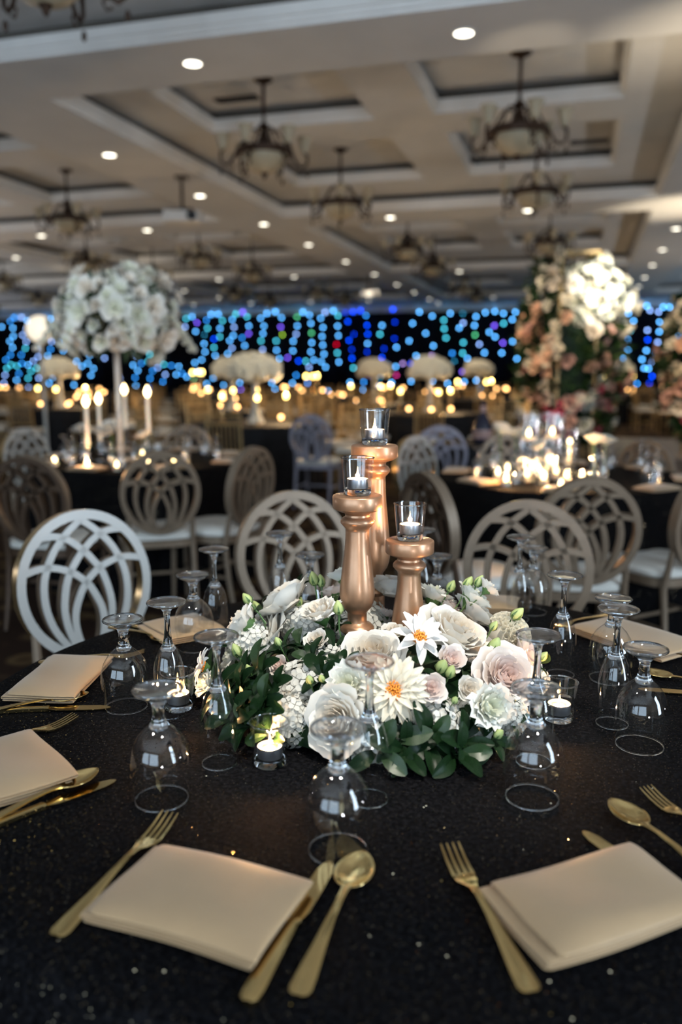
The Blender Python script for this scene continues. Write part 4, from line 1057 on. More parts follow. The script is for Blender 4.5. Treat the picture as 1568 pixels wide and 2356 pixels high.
# ================================================================== OVAL-BACK CHAIRS
BACK_TILT = Matrix.Translation((0, -0.215, 0.47)) @ Matrix.Rotation(R(-7), 4, 'X').inverted() @ Matrix.Translation((0, 0, 0.225))
ARCS = [[(-.08,-.97),(-.17,-.80),(-.22,-.58),(-.21,-.38),(-.13,-.17),(0,.03),(.22,.20),(.48,.29),(.70,.30),(.93,.25)],
        [(-.13,-.96),(-.26,-.78),(-.35,-.50),(-.36,-.22),(-.27,.12),(-.12,.34),(0,.47),(.20,.63),(.42,.71),(.68,.70)],
        [(-.19,-.95),(-.40,-.76),(-.56,-.50),(-.64,-.20),(-.62,.14),(-.46,.48),(-.24,.72),(0,.90)]]
def smooth_pts(pts, n=3):
    out = []
    for i in range(len(pts) - 1):
        p0, p1, p2, p3 = pts[max(i-1, 0)], pts[i], pts[i+1], pts[min(i+2, len(pts)-1)]
        for k in range(n):
            t = k / n
            out.append(tuple(0.5 * (2*b_ + (c-a)*t + (2*a-5*b_+4*c-d)*t*t + (3*b_-a-3*c+d)*t**3) for a, b_, c, d in zip(p0, p1, p2, p3)))
    out.append(pts[-1]); return out
def oval_chair(front, rear, frame, ringm):
    t = thing('oval_back_chair', 'x', 'chair')
    # seat
    def rsq(r, z, k=4.0, n=28):
        o = []
        for i in range(n):
            a = 2 * PI * i / n; c, s_ = math.cos(a), math.sin(a)
            q = (abs(c) ** k + abs(s_) ** k) ** (-1 / k); o.append((r * q * c, r * q * s_, z))
        return o
    def stack(b, rows, n=28):
        v = []; f = []
        for r_ in rows: v += r_
        for j in range(len(rows) - 1):
            for i in range(n): f.append((j*n+i, j*n+(i+1) % n, (j+1)*n+(i+1) % n, (j+1)*n+i))
        f.append(tuple(range(n))[::-1]); f.append(tuple((len(rows)-1)*n+i for i in range(n))); b.add(v, f)
    b = MB(); stack(b, [rsq(0.200, 0.385), rsq(0.212, 0.39), rsq(0.212, 0.425), rsq(0.20, 0.43)]); b.build('seat_frame', frame, t)
    b = MB(); stack(b, [rsq(0.198, 0.425), rsq(0.210, 0.435), rsq(0.212, 0.452), rsq(0.200, 0.468), rsq(0.15, 0.478), rsq(0.05, 0.482)]); b.build('seat_cushion', M['cushion'], t)
    for sx in (-1, 1):
        b = MB(); b.tube([(sx*0.175, 0.175, 0.40), (sx*0.178, 0.18, 0.2), (sx*0.18, 0.185, 0.002)], [0.017, 0.014, 0.010], 8); b.build('leg', frame, t)
        b = MB(); b.tube([(sx*0.165, -0.225, 0.60), (sx*0.17, -0.20, 0.46), (sx*0.172, -0.185, 0.38), (sx*0.175, -0.21, 0.18), (sx*0.178, -0.25, 0.002)], [0.012, 0.015, 0.017, 0.014, 0.010], 8); b.build('leg', frame, t)
        b = MB(); b.tube([(sx*0.178, 0.18, 0.20), (sx*0.175, -0.205, 0.20)], 0.009, 6); b.build('stretcher', frame, t)
    b = MB(); b.tube([(-0.177, 0.0, 0.20), (0.177, 0.0, 0.20)], 0.009, 6); b.build('stretcher', frame, t)
    # ring
    b = MB(); v = []; f = []; n = 56
    for i in range(n):
        a = 2 * PI * i / n
        for k, (rad, y) in enumerate(((1.0, 0.022), (0.872, 0.022), (0.872, -0.022), (1.0, -0.022))):
            v.append((0.21 * math.cos(a) * rad, y, 0.228 * math.sin(a) * rad))
    for i in range(n):
        j = (i + 1) % n
        for k in range(4): f.append((i*4+k, i*4+(k+1) % 4, j*4+(k+1) % 4, j*4+k))
    b.add(v, f, BACK_TILT)
    ring = b.build('back_ring', [front, ringm, rear], t)
    ring.data.polygons.foreach_set('material_index', [(0, 1, 2, 1)[i % 4] for i in range(len(ring.data.polygons))])
    for y, m in ((0.016, front), (-0.016, rear)):
        for arc in ARCS:
            for sx in (-1, 1):
                pts = [(0.203 * u * sx, y, 0.221 * w_) for u, w_ in smooth_pts(arc)]
                b = MB(); b.tube(pts, 0.01, M=BACK_TILT, flat=(0.020, 0.009, (0, 1, 0))); b.build('back_bar', m, t, smooth=False)
    return t
OC_W = Proto(oval_chair(M['pearl'], M['champ'], M['champ'], M['edge']))
OC_T = Proto(oval_chair(M['champ'], M['champ'], M['champ'], M['champ']))
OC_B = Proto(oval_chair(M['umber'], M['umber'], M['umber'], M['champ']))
OVALS = []
def put_chair(proto, px, D, target, lab, turn=0.0, grp='oval-back chairs'):
    """px, D: where the oval of the back stands"""
    p = cpos(px, D, 0.70); d = Vector((target.x - p.x, target.y - p.y, 0)); a = math.atan2(d.y, d.x) - PI / 2 + R(turn)
    off = Matrix.Rotation(a, 3, 'Z') @ Vector((0, -0.245, 0))
    o = proto.get(); o.location = (p.x - off.x, p.y - off.y, 0.0); o.rotation_euler = (0, 0, a); OVALS.append(o.location.copy())
    tag(o, lab, 'chair', grp); return o
LT = cpos(335, 5.60); RTB = cpos(1290, 4.75)
put_chair(OC_W, 193, 2.53, TC, 'white-fronted oval lattice chair at the left of the front table')
put_chair(OC_T, 674, 2.92, TC, 'tan oval lattice chair behind the flowers, left of the candlesticks', 12)
put_chair(OC_T, 1213, 2.72, TC, 'tan oval lattice chair right of the candlesticks, nearest of that side', 6)
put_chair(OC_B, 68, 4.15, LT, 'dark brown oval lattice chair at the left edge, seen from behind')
put_chair(OC_T, 369, 4.38, LT, 'grey tan oval lattice chair at the left rear table, seen from behind')
put_chair(OC_T, 577, 4.62, LT, 'grey tan oval chair nearest the centre at the left rear table', 18)
put_chair(OC_W, 60, 6.05, LT, 'white oval lattice chair on the far left side of the left rear table')
put_chair(OC_T, 432, 6.35, LT, 'tan oval chair at the far side of the left rear table')
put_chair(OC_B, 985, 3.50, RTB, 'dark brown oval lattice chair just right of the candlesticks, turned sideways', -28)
put_chair(OC_T, 1352, 3.34, RTB, 'brown oval lattice chair at the near side of the right rear table', 8)
put_chair(OC_W, 955, 5.35, RTB, 'white oval lattice chair behind the tallest candlestick', 0)
put_chair(OC_T, 1480, 5.00, RTB, 'bronze oval chair behind the right rear table, beside the grey floor', 0)
put_chair(OC_T, 1165, 5.60, RTB, 'grey oval chair behind the glass cylinders', 0)
put_chair(OC_T, 1625, 3.62, RTB, 'oval chair cut off by the right edge with only its ivory seat in view', 10)
LAV = mat('lavender_chair_paint', (0.34, 0.34, 0.42), 0.4, metal=0.2, var=0.06)
OC_L = Proto(oval_chair(LAV, LAV, LAV, LAV))
put_chair(OC_L, 1012, 6.35, cpos(985, 7.6), 'lavender grey oval chair behind the white lattice chair', 0)
put_chair(OC_L, 715, 7.9, cpos(800, 9.3), 'lavender grey oval chair left of the tall candlestick top', 0)

# ================================================================== TABLES BEHIND
def bg_table(c, Rr, lab, seed, zt=0.75):
    t = thing('round_table', lab, 'table', (c.x, c.y, 0), rnd.uniform(0, 6))
    cloth(Rr, zt, seed, folds=11, n=72, amp=0.03).build('tablecloth', M['sequin'] if seed < 30 else M['bcloth'], t)
    return t
M['bcloth'] = mat('black_table_linen', (0.010, 0.010, 0.012), 0.7, var=0.3, scale=9, spec=0.2)
bg_table(LT, 0.71, 'round black-clothed table at the left rear under the tall white flowers', 21)
bg_table(RTB, 0.71, 'round black-clothed table at the right rear covered in candles', 22)

gb = MB(); gb.lathe([(0.0362, 0.0), (0.0412, 0.034), (0.0422, 0.050), (0.0365, 0.082), (0.020, 0.1035), (0.009, 0.112), (0.008, 0.138), (0.015, 0.148), (0.033, 0.159), (0.001, 0.162)], 16, close=False)
GBM = gb.mesh('water_goblet', M['bgglass'])
fb = MB(); fb.lathe([(0.026, 0.0), (0.028, 0.05), (0.026, 0.085), (0.0155, 0.117), (0.006, 0.14), (0.005, 0.175), (0.012, 0.19), (0.032, 0.199), (0.001, 0.2015)], 14, close=False)
FBM = fb.mesh('champagne_flute', M['bgglass'])
vb = MB(); vb.mat(0).lathe([(0.026, 0.0), (0.027, 0.01), (0.031, 0.068)], 14, close=False)
vb.mat(1).lathe([(0.001, 0.004), (0.022, 0.004), (0.022, 0.03), (0.001, 0.03)], 12)
vb.mat(2).lathe([(0.001, 0.030), (0.009, 0.036), (0.011, 0.044), (0.006, 0.056), (0.001, 0.066)], 10)
VBM = vb.mesh('votive_candle', [M['bgglass'], M['wax'], M['hotf']])
def put(name, me, p, lab, cat_, grp=None, s=1.0, rz=0.0):
    o = bpy.data.objects.new(name, me); COL.objects.link(o); o.location = p; o.scale = (s, s, s); o.rotation_euler = (0, 0, rz)
    return tag(o, lab, cat_, grp)
def plight(name, p, e, r=0.03, col=(1.0, 0.55, 0.24)):
    d = bpy.data.lights.new(name, 'POINT'); d.energy = e; d.color = col; d.shadow_soft_size = r
    o = bpy.data.objects.new(name, d); COL.objects.link(o); o.location = p; return o
ZT = 0.7505; VR = []; VL = []
for px, py in ((1167, 1075), (1164, 1100), (1197, 1123), (1250, 1096), (1279, 1083), (1303, 1092), (1338, 1094), (1317, 1126), (1134, 1122), (1120, 1108), (1225, 1078), (1145, 1085), (1212, 1090), (1262, 1118), (1180, 1140), (1290, 1112)):
    p = at(px, py, 0.795)
    if (p.xy - RTB.xy).length < 0.74: VR.append((px, p))
VR.sort(key=lambda q: q[0])
for i, (px, p) in enumerate(VR):
    put('votive_candle', VBM, (p.x, p.y, ZT), 'lit votive, %s from the left in the cluster on the right rear table' % ordn(i), 'candle', 'votives on the right rear table', 1.0)
    if i % 4 == 1: plight('votive_glow', (p.x, p.y, ZT + 0.074), 4.0, 0.009)
for px, py in ((223, 1072), (376, 1071), (268, 1067), (342, 1064), (126, 1056), (327, 1040), (200, 1062), (252, 1085), (400, 1056), (300, 1078)):
    p = at(px, py, 0.795)
    if (p.xy - LT.xy).length < 0.74: VL.append((px, p))
VL.sort(key=lambda q: q[0])
for i, (px, p) in enumerate(VL):
    put('votive_candle', VBM, (p.x, p.y, ZT), 'lit votive, %s from the left on the left rear table' % ordn(i), 'candle', 'votives on the left rear table', 0.9)
    if i % 4 == 1: plight('votive_glow', (p.x, p.y, ZT + 0.068), 3.0, 0.009)
rg = random.Random(3)
D8 = ('right', 'far right', 'far', 'far left', 'left', 'near left', 'near', 'near right')
for T, Ln, n in ((RTB, 'right rear table', 8), (LT, 'left rear table', 8)):
    for i in range(n):
        a = 2 * PI * i / n + YAW; sd = D8[i]
        for me, nm, r_, da in ((GBM, 'water_goblet', 0.50, 0.0), (FBM, 'champagne_flute', 0.43, 0.14)):
            put(nm, me, (T.x + r_ * math.cos(a + da), T.y + r_ * math.sin(a + da), ZT), 'blurred upturned %s on the %s side of the %s' % ('goblet' if me is GBM else 'flute', sd, Ln), 'glass', 'upturned %s on the %s' % ('goblets' if me is GBM else 'flutes', Ln))
        nk = napkin(Vector((T.x + 0.62 * math.cos(a - 0.28), T.y + 0.62 * math.sin(a - 0.28), 0)), 0.19, 0.14, a - 0.28 + PI / 2, 'folded champagne napkin on the %s side of the %s' % (sd, Ln), 40 + i)
        nk['group'] = 'napkins on the %s' % Ln
# glass cylinders with floating candles
def cylinder_vase(px, D, h, r, lab):
    p = cpos(px, D); t = thing('cylinder_vase', lab, 'vase', (p.x, p.y, ZT), group='glass cylinders with floating candles')
    b = MB(); b.lathe([(r*0.98, 0.0), (r, 0.006), (r, h)], 20, close=False); b.build('glass_wall', M['bgglass'], t)
    b = MB(); b.lathe([(0.001, 0.006), (r*0.96, 0.006), (r*0.96, h*0.62), (0.001, h*0.62)], 18); b.build('water', M['bgglass'], t)
    b = MB(); b.lathe([(0.001, h*0.60), (r*0.6, h*0.61), (r*0.72, h*0.66), (0.001, h*0.67)], 14); b.build('floating_candle', M['wax'], t)
    b = MB(); b.lathe([(0.001, h*0.67), (0.010, h*0.69), (0.012, h*0.72), (0.005, h*0.76), (0.001, h*0.79)], 10); b.build('flame', M['hotf'], t)
cylinder_vase(1200, 4.55, 0.36, 0.060, 'tall clear cylinder with a floating candle, left of the pair')
cylinder_vase(1252, 4.65, 0.36, 0.066, 'tall clear cylinder with a floating candle, right of the pair')
cylinder_vase(1293, 4.85, 0.26, 0.05, 'lower clear cylinder right of the two tall ones')
def bud_vase(px, D, h, me, s, lab):
    p = cpos(px, D); t = thing('bud_vase', lab, 'vase', (p.x, p.y, ZT), group='bud vases with single white blooms')
    b = MB(); b.lathe([(0.001, 0), (0.03, 0.0), (0.036, 0.03), (0.030, 0.07), (0.013, 0.10), (0.012, 0.14), (0.016, 0.15)], 14, close=False); b.build('vase_glass', M['bgglass'], t)
    b = MB(); b.tube([(0, 0, 0.01), (0.01, 0, 0.1), (0.0, 0.01, h)], 0.004, 6); b.build('stem', M['stemg'], t)
    o = bpy.data.objects.new('bloom', me); COL.objects.link(o); o.parent = t; o.location = (0, 0, h - s * 0.3); o.scale = (s, s, s); o.rotation_euler = (rg.uniform(-0.6, 0.6), rg.uniform(-0.6, 0.6), 0)
for px, D, h, s, lab in ((1338, 4.45, 0.22, 0.055, 'bud vase with a white bloom right of the glass cylinders'), (1362, 4.6, 0.20, 0.06, 'rightmost bud vase with a drooping white bloom'), (1222, 4.35, 0.20, 0.05, 'bud vase in front of the two glass cylinders'), (1130, 4.75, 0.25, 0.06, 'leftmost bud vase on the right rear table'), (1165, 4.9, 0.22, 0.05, 'bud vase behind the leftmost votives')):
    bud_vase(px + 6, D + 0.06, h, LI[0], s, lab)
for px, D, h, s, lab in ((270, 5.3, 0.22, 0.07, 'bud vase with white bloom left of the flower stand pole'), (205, 5.6, 0.2, 0.05, 'leftmost bud vase on the left rear table'), (345, 5.35, 0.18, 0.05, 'bud vase right of the flower stand pole')):
    bud_vase(px, D, h, LI[1], s, lab)
# dark bottle with pale label further back
p = cpos(1103, 6.9); BOT = p.copy(); t = thing('round_table', 'small round table carrying the dark bottle', 'table', (p.x, p.y, 0)); cloth(0.4, 0.75, 31, 9, 48, 0.03).build('tablecloth', M['bcloth'], t)
t = thing('bottle', 'dark bottle with a pale label behind the right rear table', 'bottle', (p.x, p.y, ZT))
b = MB(); b.lathe([(0.001, 0), (0.075, 0), (0.08, 0.02), (0.08, 0.12), (0.05, 0.19), (0.026, 0.23), (0.024, 0.33), (0.03, 0.34), (0.001, 0.345)], 18); b.build('bottle_glass', mat('dark_bottle_glass', (0.02, 0.02, 0.04), 0.15, var=0.2), t)
b = MB(); b.lathe([(0.0815, 0.035), (0.0815, 0.105)], 18, close=False); b.lathe([(0.0262, 0.25), (0.0262, 0.30)], 14, close=False); b.build('paper_label', M['dusty'], t)
# tapers on the left table
def taper(px, D, zt, lab):
    p = cpos(px, D); t = thing('taper_candle', lab, 'candle', (p.x, p.y, ZT), group='white tapers on the left rear table'); h = zt - ZT
    b = MB(); b.lathe([(0.001, 0), (0.045, 0), (0.04, 0.008), (0.010, 0.02), (0.008, h-0.28), (0.018, h-0.26), (0.018, h-0.24), (0.001, h-0.24)], 12); b.build('holder', M['bgglass'], t)
    b = MB(); b.lathe([(0.013, h-0.25), (0.011, h-0.015), (0.001, h-0.012)], 10); b.build('taper', M['wax'], t)
    b = MB(); b.lathe([(0.001, h-0.014), (0.014, h+0.002), (0.019, h+0.018), (0.010, h+0.040), (0.001, h+0.06)], 10); b.build('flame', M['hotf'], t)
taper(219, 5.2, 1.13, 'white taper candle leftmost of the lit tapers'); taper(246, 5.5, 1.135, 'white taper candle second from the left of the lit tapers')
taper(303, 5.85, 1.185, 'white taper candle beside the flower stand pole'); taper(355, 5.45, 1.18, 'white taper candle right of the flower stand pole')
# tall flower stand
def blob_spots(n, rx, ry, rz_, seed, lo=-0.8):
    o = []; rr = random.Random(seed)
    for i in range(n):
        z = 1 - (1 - lo) * (i + 0.5) / n; a = i * 2.39996; r_ = math.sqrt(max(0, 1 - z * z)); k = rr.uniform(0.82, 1.08)
        o.append(Vector((r_ * math.cos(a) * rx * k, r_ * math.sin(a) * ry * k, z * rz_ * k)))
    return o
def foliage_ball(n, rx, rz_, seed, mt, L):
    b = MB(); rr = random.Random(seed)
    for c in blob_spots(n, rx, rx, rz_, seed, -0.95):
        q = Vector((1, 0, 0)).rotation_difference((c.normalized() + Vector((rr.uniform(-.8,.8), rr.uniform(-.8,.8), rr.uniform(-.8,.8)))).normalized()).to_matrix().to_4x4()
        Mx = Matrix.Translation(c * 0.85) @ q @ Matrix.Rotation(rr.uniform(0, 6), 4, 'X') @ Matrix.Scale(L * rr.uniform(0.7, 1.3), 4)
        b.add([(0, 0, 0), (0.35, 0.2, 0.05), (0.35, -0.2, 0.05), (1, 0, -0.1), (0.35, 0, 0)], [(0, 1, 4), (0, 4, 2), (1, 3, 4), (4, 3, 2)], Mx)
    return b.mesh('foliage', mt)
b0 = MB()
for i in range(9):
    petal(b0, 0.3 + 0.7 * i / 9, 0.8 - 0.4 * i / 9, i * 2.39996, 0.8, 0.4, 0.3, 0.05, 3, 0, 3, 3, i)
def bloom_lo(mt):
    q = MB(); q.v = list(b0.v); q.f = list(b0.f); q.m = list(b0.m); return q.mesh('bloom', mt)
BL = {k: bloom_lo(M[k]) for k in ('lisi', 'peach', 'pink', 'dusty', 'rose', 'cream')}
p = cpos(291, 5.55); t = thing('flower_stand', 'tall slim stand topped with a large ball of white orchids and roses', 'flower stand', (p.x, p.y, ZT))
b = MB(); b.lathe([(0.001, 0), (0.07, 0), (0.07, 0.01), (0.02, 0.02), (0.018, 0.70), (0.06, 0.74), (0.10, 0.80)], 14, close=False); b.build('pole', M['pearl'], t)
o = bpy.data.objects.new('foliage', foliage_ball(420, 0.33, 0.23, 5, M['leaf2'], 0.11)); COL.objects.link(o); o.parent = t; o.location = (0.03, 0, 0.92); o['kind'] = 'stuff'
for i, c in enumerate(blob_spots(125, 0.37, 0.37, 0.27, 9, -0.75)):
    c = c * rg.uniform(0.84, 1.14)
    if rg.random() < 0.12: continue
    o = bpy.data.objects.new('bloom', BL['lisi' if i % 3 else 'rose']); COL.objects.link(o); o.parent = t
    s = rg.uniform(0.045, 0.095)
    o.location = c + Vector((0.03, 0, 0.92)); o.scale = (s, s, s); o.rotation_mode = 'QUATERNION'; o.rotation_quaternion = Vector((0, 0, 1)).rotation_difference(c.normalized())
for k in range(7):     # drooping orchid sprays
    a = k * 0.9; base = Vector((0.36 * math.cos(a), 0.36 * math.sin(a), 0.90))
    for j in range(5):
        o = bpy.data.objects.new('bloom', BL['lisi']); COL.objects.link(o); o.parent = t; s = 0.045 - 0.003 * j
        o.location = base + Vector((0.03 + 0.035 * math.cos(a) * j, 0.035 * math.sin(a) * j, -0.045 * j)); o.scale = (s, s, s); o.rotation_euler = (1.2 * math.sin(a), 1.2 * math.cos(a), 0)
# cream globe on a pole, given an even emission
p = atd(92, 757, 9.5); GLB = p.copy(); t = thing('cream_globe', 'glowing cream globe on a thin pole at the far left', 'lamp', (p.x, p.y, 0))
b = MB(); b.lathe([(0.001, 0), (0.14, 0), (0.14, 0.02), (0.02, 0.03), (0.016, p.z - 0.16), (0.001, p.z - 0.15)], 12); b.build('pole', M['pearl'], t)
b = MB(); b.ball((0, 0, p.z), 0.155, 24); b.build('globe', M['orb'], t)

# ------------------------------------------------------------------ flower pillars
def pillar(px, D, W, Hh, lab, seed, frame=True):
    p = cpos(px, D); t = thing('flower_pillar', lab, 'flower arrangement', (p.x, p.y, 0), YAW)
    rr = random.Random(seed)
    b = MB()
    for sx in (-1, 1):
        for sy in (-1, 1): b.box(sx*0.26-0.02, sx*0.26+0.02, sy*0.2-0.02, sy*0.2+0.02, 0.0, Hh)
    b.box(-0.28, 0.28, -0.22, -0.18, Hh-0.04, Hh); b.box(-0.28, 0.28, 0.18, 0.22, Hh-0.04, Hh); b.box(-0.28, -0.24, -0.2, 0.2, Hh-0.04, Hh); b.box(0.24, 0.28, -0.2, 0.2, Hh-0.04, Hh)
    b.build('gold_frame', M['edge'], t, smooth=False)
    f = MB(); spots = []
    n = 1500
    for i in range(n):
        z = rr.uniform(0.25, Hh - 0.12) ; k = z / Hh
        wd = W * (0.42 + 0.58 * math.sin(PI * min(1, k * 0.78 + 0.12)) ** 1.2) * (0.75 if k < 0.3 else 1.0); xo = 0.18 * W * (0.5 - k) * 1.4
        a = rr.uniform(0, 2 * PI); r_ = wd * rr.uniform(0.6, 0.95)
        c = Vector((xo + r_ * math.cos(a), 0.6 * r_ * math.sin(a), z)); d = Vector((math.cos(a), math.sin(a), rr.uniform(-0.5, 0.6)))
        q = Vector((1, 0, 0)).rotation_difference(d.normalized()).to_matrix().to_4x4()
        f.mat(rr.randint(0, 1)).add([(0, 0, 0), (0.35, 0.2, 0.05), (0.35, -0.2, 0.05), (1, 0, -0.1), (0.35, 0, 0)], [(0, 1, 4), (0, 4, 2), (1, 3, 4), (4, 3, 2)], Matrix.Translation(c) @ q @ Matrix.Rotation(rr.uniform(0, 6), 4, 'X') @ Matrix.Scale(rr.uniform(0.12, 0.22), 4))
        if i % 7 == 0: spots.append((c, d, k))
    f.mat(0).lathe([(0.001, 0.2), (W*0.4, 0.3), (W*0.45, Hh*0.5), (W*0.6, Hh*0.75), (W*0.3, Hh*0.93), (0.001, Hh*0.95)], 12, Matrix.Scale(0.55, 4, (0, 1, 0)))
    o = f.build('foliage', [M['leaf'], M['leaf2']], t); o['kind'] = 'stuff'
    for c, d, k in spots:
        if k > 0.72: m = rr.choice(('lisi', 'lisi', 'rose', 'cream'))
        elif k > 0.45: m = rr.choice(('peach', 'peach', 'lisi', 'dusty', 'cream')) if c.x < 0 else rr.choice(('lisi', 'dusty', 'rose', 'peach'))
        elif k > 0.28: m = rr.choice(('dusty', 'lisi', 'pink', 'dusty', 'rose'))
        else: m = rr.choice(('pink', 'pink', 'dusty', 'lisi'))
        o = bpy.data.objects.new('bloom', BL[m]); COL.objects.link(o); o.parent = t; s = rr.uniform(0.07, 0.135)
        o.location = c + d * 0.05; o.scale = (s, s, s); o.rotation_mode = 'QUATERNION'; o.rotation_quaternion = Vector((0, 0, 1)).rotation_difference(d.normalized())
    if seed == 4:      # the big white cluster near the top
        for c in blob_spots(52, 0.50, 0.36, 0.46, 12, -0.9):
            o = bpy.data.objects.new('bloom', BL['lisi']); COL.objects.link(o); o.parent = t; s = rr.uniform(0.10, 0.15)
            o.location = c * rr.uniform(0.6, 1.15) + Vector((0.24, -0.20, 2.32)); o.scale = (s, s, s); o.rotation_mode = 'QUATERNION'; o.rotation_quaternion = Vector((0, 0, 1)).rotation_difference(c.normalized())
    return p
PP = pillar(1305, 12.0, 0.80, 2.95, 'tall flower pillar of white, peach and pink blooms on a gold frame', 4)
PP2 = pillar(1618, 12.6, 0.75, 2.55, 'flower pillar of peach and red blooms cut off by the right edge', 6)
spot('flower_ball_fill', (LT.x - 1.2, LT.y - 3.0, 4.3), (LT.x - 0.05, LT.y, 1.65), 260, (0.86, 0.94, 1.0), 20, 0.7, 0.08)  # added fill spot that lightens the white flower ball
spot('pillar_spot', (PP.x + 2.2, PP.y - 4.6, 4.25), (PP.x + 0.28, PP.y, 2.30), 5200, (1.0, 0.97, 0.84), 13, 0.6, 0.08)
spot('pillar_warm_spot', (PP.x - 2.6, PP.y - 5.0, 4.2), (PP.x - 0.3, PP.y, 1.5), 1700, (1.0, 0.74, 0.48), 26, 0.7, 0.08)
spot('pillar_warm_spot', (PP2.x - 2.2, PP2.y - 5.6, 4.2), (PP2.x - 0.4, PP2.y, 1.5), 1800, (1.0, 0.70, 0.42), 30, 0.7, 0.08)

# ------------------------------------------------------------------ far tables with gold spindle chairs
cb = MB()
cb.mat(0)
for sx in (-1, 1):
    cb.tube([(sx*0.17, 0.17, 0), (sx*0.17, 0.17, 0.44)], 0.014, 5); cb.tube([(sx*0.17, -0.18, 0), (sx*0.17, -0.18, 0.46), (sx*0.165, -0.23, 0.92)], 0.014, 5)
    cb.tube([(sx*0.17, 0.17, 0.18), (sx*0.17, -0.18, 0.18)], 0.009, 4)
for z, y in ((0.90, -0.228), (0.82, -0.22), (0.56, -0.192)): cb.tube([(-0.17, y, z), (0.17, y, z)], 0.013, 5)
for k in range(7): cb.tube([(-0.13 + 0.0433*k, -0.192, 0.56), (-0.13 + 0.0433*k, -0.22, 0.82)], 0.008, 4)
cb.tube([(-0.17, 0.17, 0.22), (0.17, 0.17, 0.22)], 0.009, 4)
cb.box(-0.19, 0.19, -0.19, 0.19, 0.42, 0.445)
cb.mat(1).box(-0.195, 0.195, -0.195, 0.195, 0.445, 0.49)
CHV = cb.mesh('spindle_chair', [M['goldwood'], M['cushion']])
ab = MB()
for c in blob_spots(60, 0.26, 0.26, 0.18, 3, -0.3):
    ab.ball(c, 0.065, 6)
ab.ball((0, 0, 0), 0.20, 8, sz=0.6)
MUSH = ab.mesh('flower_dome', M['cream'])
cf = MB(); cf.mat(0).lathe([(0.03, 0.0), (0.034, 0.07)], 8, close=False); cf.mat(1).ball((0, 0, 0.055), 0.026, 8); CFM = cf.mesh('votive_candle', [M['bgglass'], M['orangef']])
cf = MB(); cf.mat(0).lathe([(0.05, 0.0), (0.01, 0.02), (0.010, 0.26)], 8, close=False); cf.mat(1).ball((0, 0, 0.29), 0.026, 8, sz=1.3); CTM = cf.mesh('candle_lamp', [M['edge'], M['yellowf']])
DIR8 = ('right', 'far right', 'far', 'far left', 'left', 'near left', 'near', 'near right')
def side8(a): return DIR8[int(round(((a - YAW) % (2 * PI)) / (PI / 4))) % 8]
anchor = cpos(590, 9.4); cells = []
for j in range(-2, 8):
    for i in range(-9, 8):
        c = Vector((anchor.x + 2.95 * i + (1.475 if j % 2 else 0), anchor.y + 2.75 * j, 0)); q = proj((c.x, c.y, 0.75))
        if q[2] < 6.5 or q[2] > 25 or not -170 < q[0] < 1740: continue
        if c.x > DX - 1.3 and c.y < 18.3: continue
        if any((c.xy - k.xy).length < 2.75 for k in (TC, LT, RTB)) or any((c.xy - k.xy).length < 2.0 for k in (PP, PP2, BOT, GLB)): continue
        cells.append((j, q[0], q[2], c))
rowk = sorted({c[0] for c in cells}); n_ch = 0
DOMES = [(590, 9.4), (500, 12.5), (238, 13), (770, 13.5), (1030, 14), (1160, 17), (1440, 20), (830, 15.5)]
dome_ids = {min(range(len(cells)), key=lambda k: abs(cells[k][1] - a) / 60 + abs(cells[k][2] - d)) for a, d in DOMES}
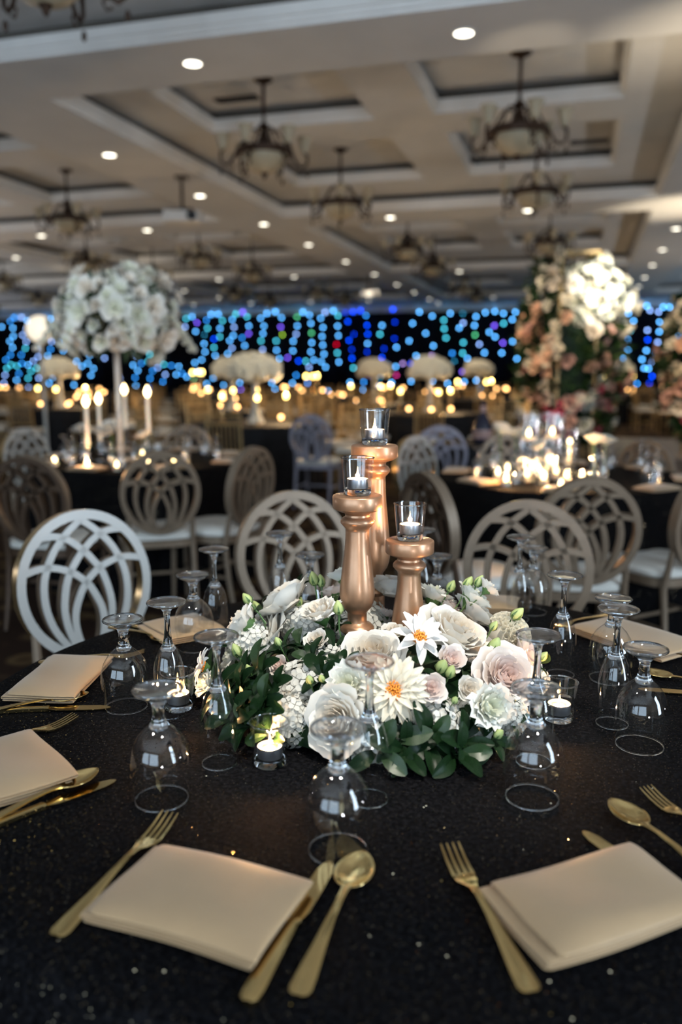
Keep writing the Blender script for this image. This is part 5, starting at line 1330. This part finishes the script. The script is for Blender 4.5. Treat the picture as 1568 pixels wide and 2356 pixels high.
for idx, (j, px, D, c) in enumerate(cells):
    ri = rowk.index(j); xi = sorted(q[1] for q in cells if q[0] == j).index(px); fl = idx in dome_ids
    where = '%s table from left, %s hall row' % (ordn(xi), ordn(ri))
    bg_table(c, 0.74, 'round black-clothed %s' % where, 50 + idx)['group'] = 'round tables across the hall'
    a0 = rnd.uniform(-0.15, 0.15) + YAW
    for k in range(8):
        a = a0 + 2 * PI * k / 8; q = (c.x + 1.12 * math.cos(a), c.y + 1.12 * math.sin(a), 0.0); pp = proj((q[0], q[1], 0.8))
        if not -40 < pp[0] < 1610 or n_ch >= 300 or (D > 18 and k in (1, 2, 3)) or any((Vector(q).xy - v.xy).length < 0.6 for v in OVALS): continue
        n_ch += 1
        put('spindle_chair', CHV, q, 'gold spindle chair %s of the %s' % (side8(a), where), 'chair', 'gold spindle-back chairs', 1.0, a + PI / 2)
    if fl:
        t = thing('flower_stand', 'dome of cream flowers on the %s' % where, 'flower stand', (c.x, c.y, ZT), group='cream flower domes on stands')
        b = MB(); hh = 0.50
        b.lathe([(0.001, 0), (0.10, 0), (0.09, 0.02), (0.05, 0.12), (0.03, 0.2), (0.025, hh - 0.08), (0.10, hh)], 12, close=False); b.build('urn', M['pearl'], t)
        o = bpy.data.objects.new('flower_dome', MUSH); COL.objects.link(o); o.parent = t; o.location = (0, 0, hh + 0.06)
        ox, oy = max(((1.7, -1.5), (-1.7, -1.5), (0.3, -1.9), (1.3, -0.3), (-1.3, -0.3), (0.2, -1.2)), key=lambda o_: min(((c.x + o_[0] * k_ - q[1]) ** 2 + (c.y + o_[1] * k_ - q[0]) ** 2) for q in cl for k_ in (1.0, 0.75)))
        spot('dome_fill_spot', (c.x + ox, c.y + oy, 4.3), (c.x, c.y, ZT + hh), 260, (1.0, 0.90, 0.70), 16, 0.7, 0.06)  # spot added to brighten the flower dome, no fixture built
    s = max(1.0, D / 14.0)
    for k in range(2 + idx % 2):
        a = a0 + 0.5 + (1.3 + 0.7 * (idx % 3)) * k + idx
        put('votive_candle', CFM, (c.x + 0.30 * math.cos(a), c.y + 0.30 * math.sin(a), ZT), 'orange votive %s on the %s' % (side8(a), where), 'candle', 'glowing votives on the tables across the hall', s)
    rl = 0.42 if fl else 0.16
    if fl or idx % 4 == 0:
        for k in range(3):
            a = a0 + 0.8 + 2.1 * k
            put('candle_lamp', CTM, (c.x + rl * math.cos(a), c.y + rl * math.sin(a), ZT), 'yellow candle lamp %s on the %s' % (side8(a), where), 'candle', 'yellow candle lamps on the tables across the hall', s)
            if k == 0: plight('candle_glow', (c.x + rl * math.cos(a), c.y + rl * math.sin(a), ZT + 0.35 * s), 28.0, 0.02 * s, (1.0, 0.66, 0.34))
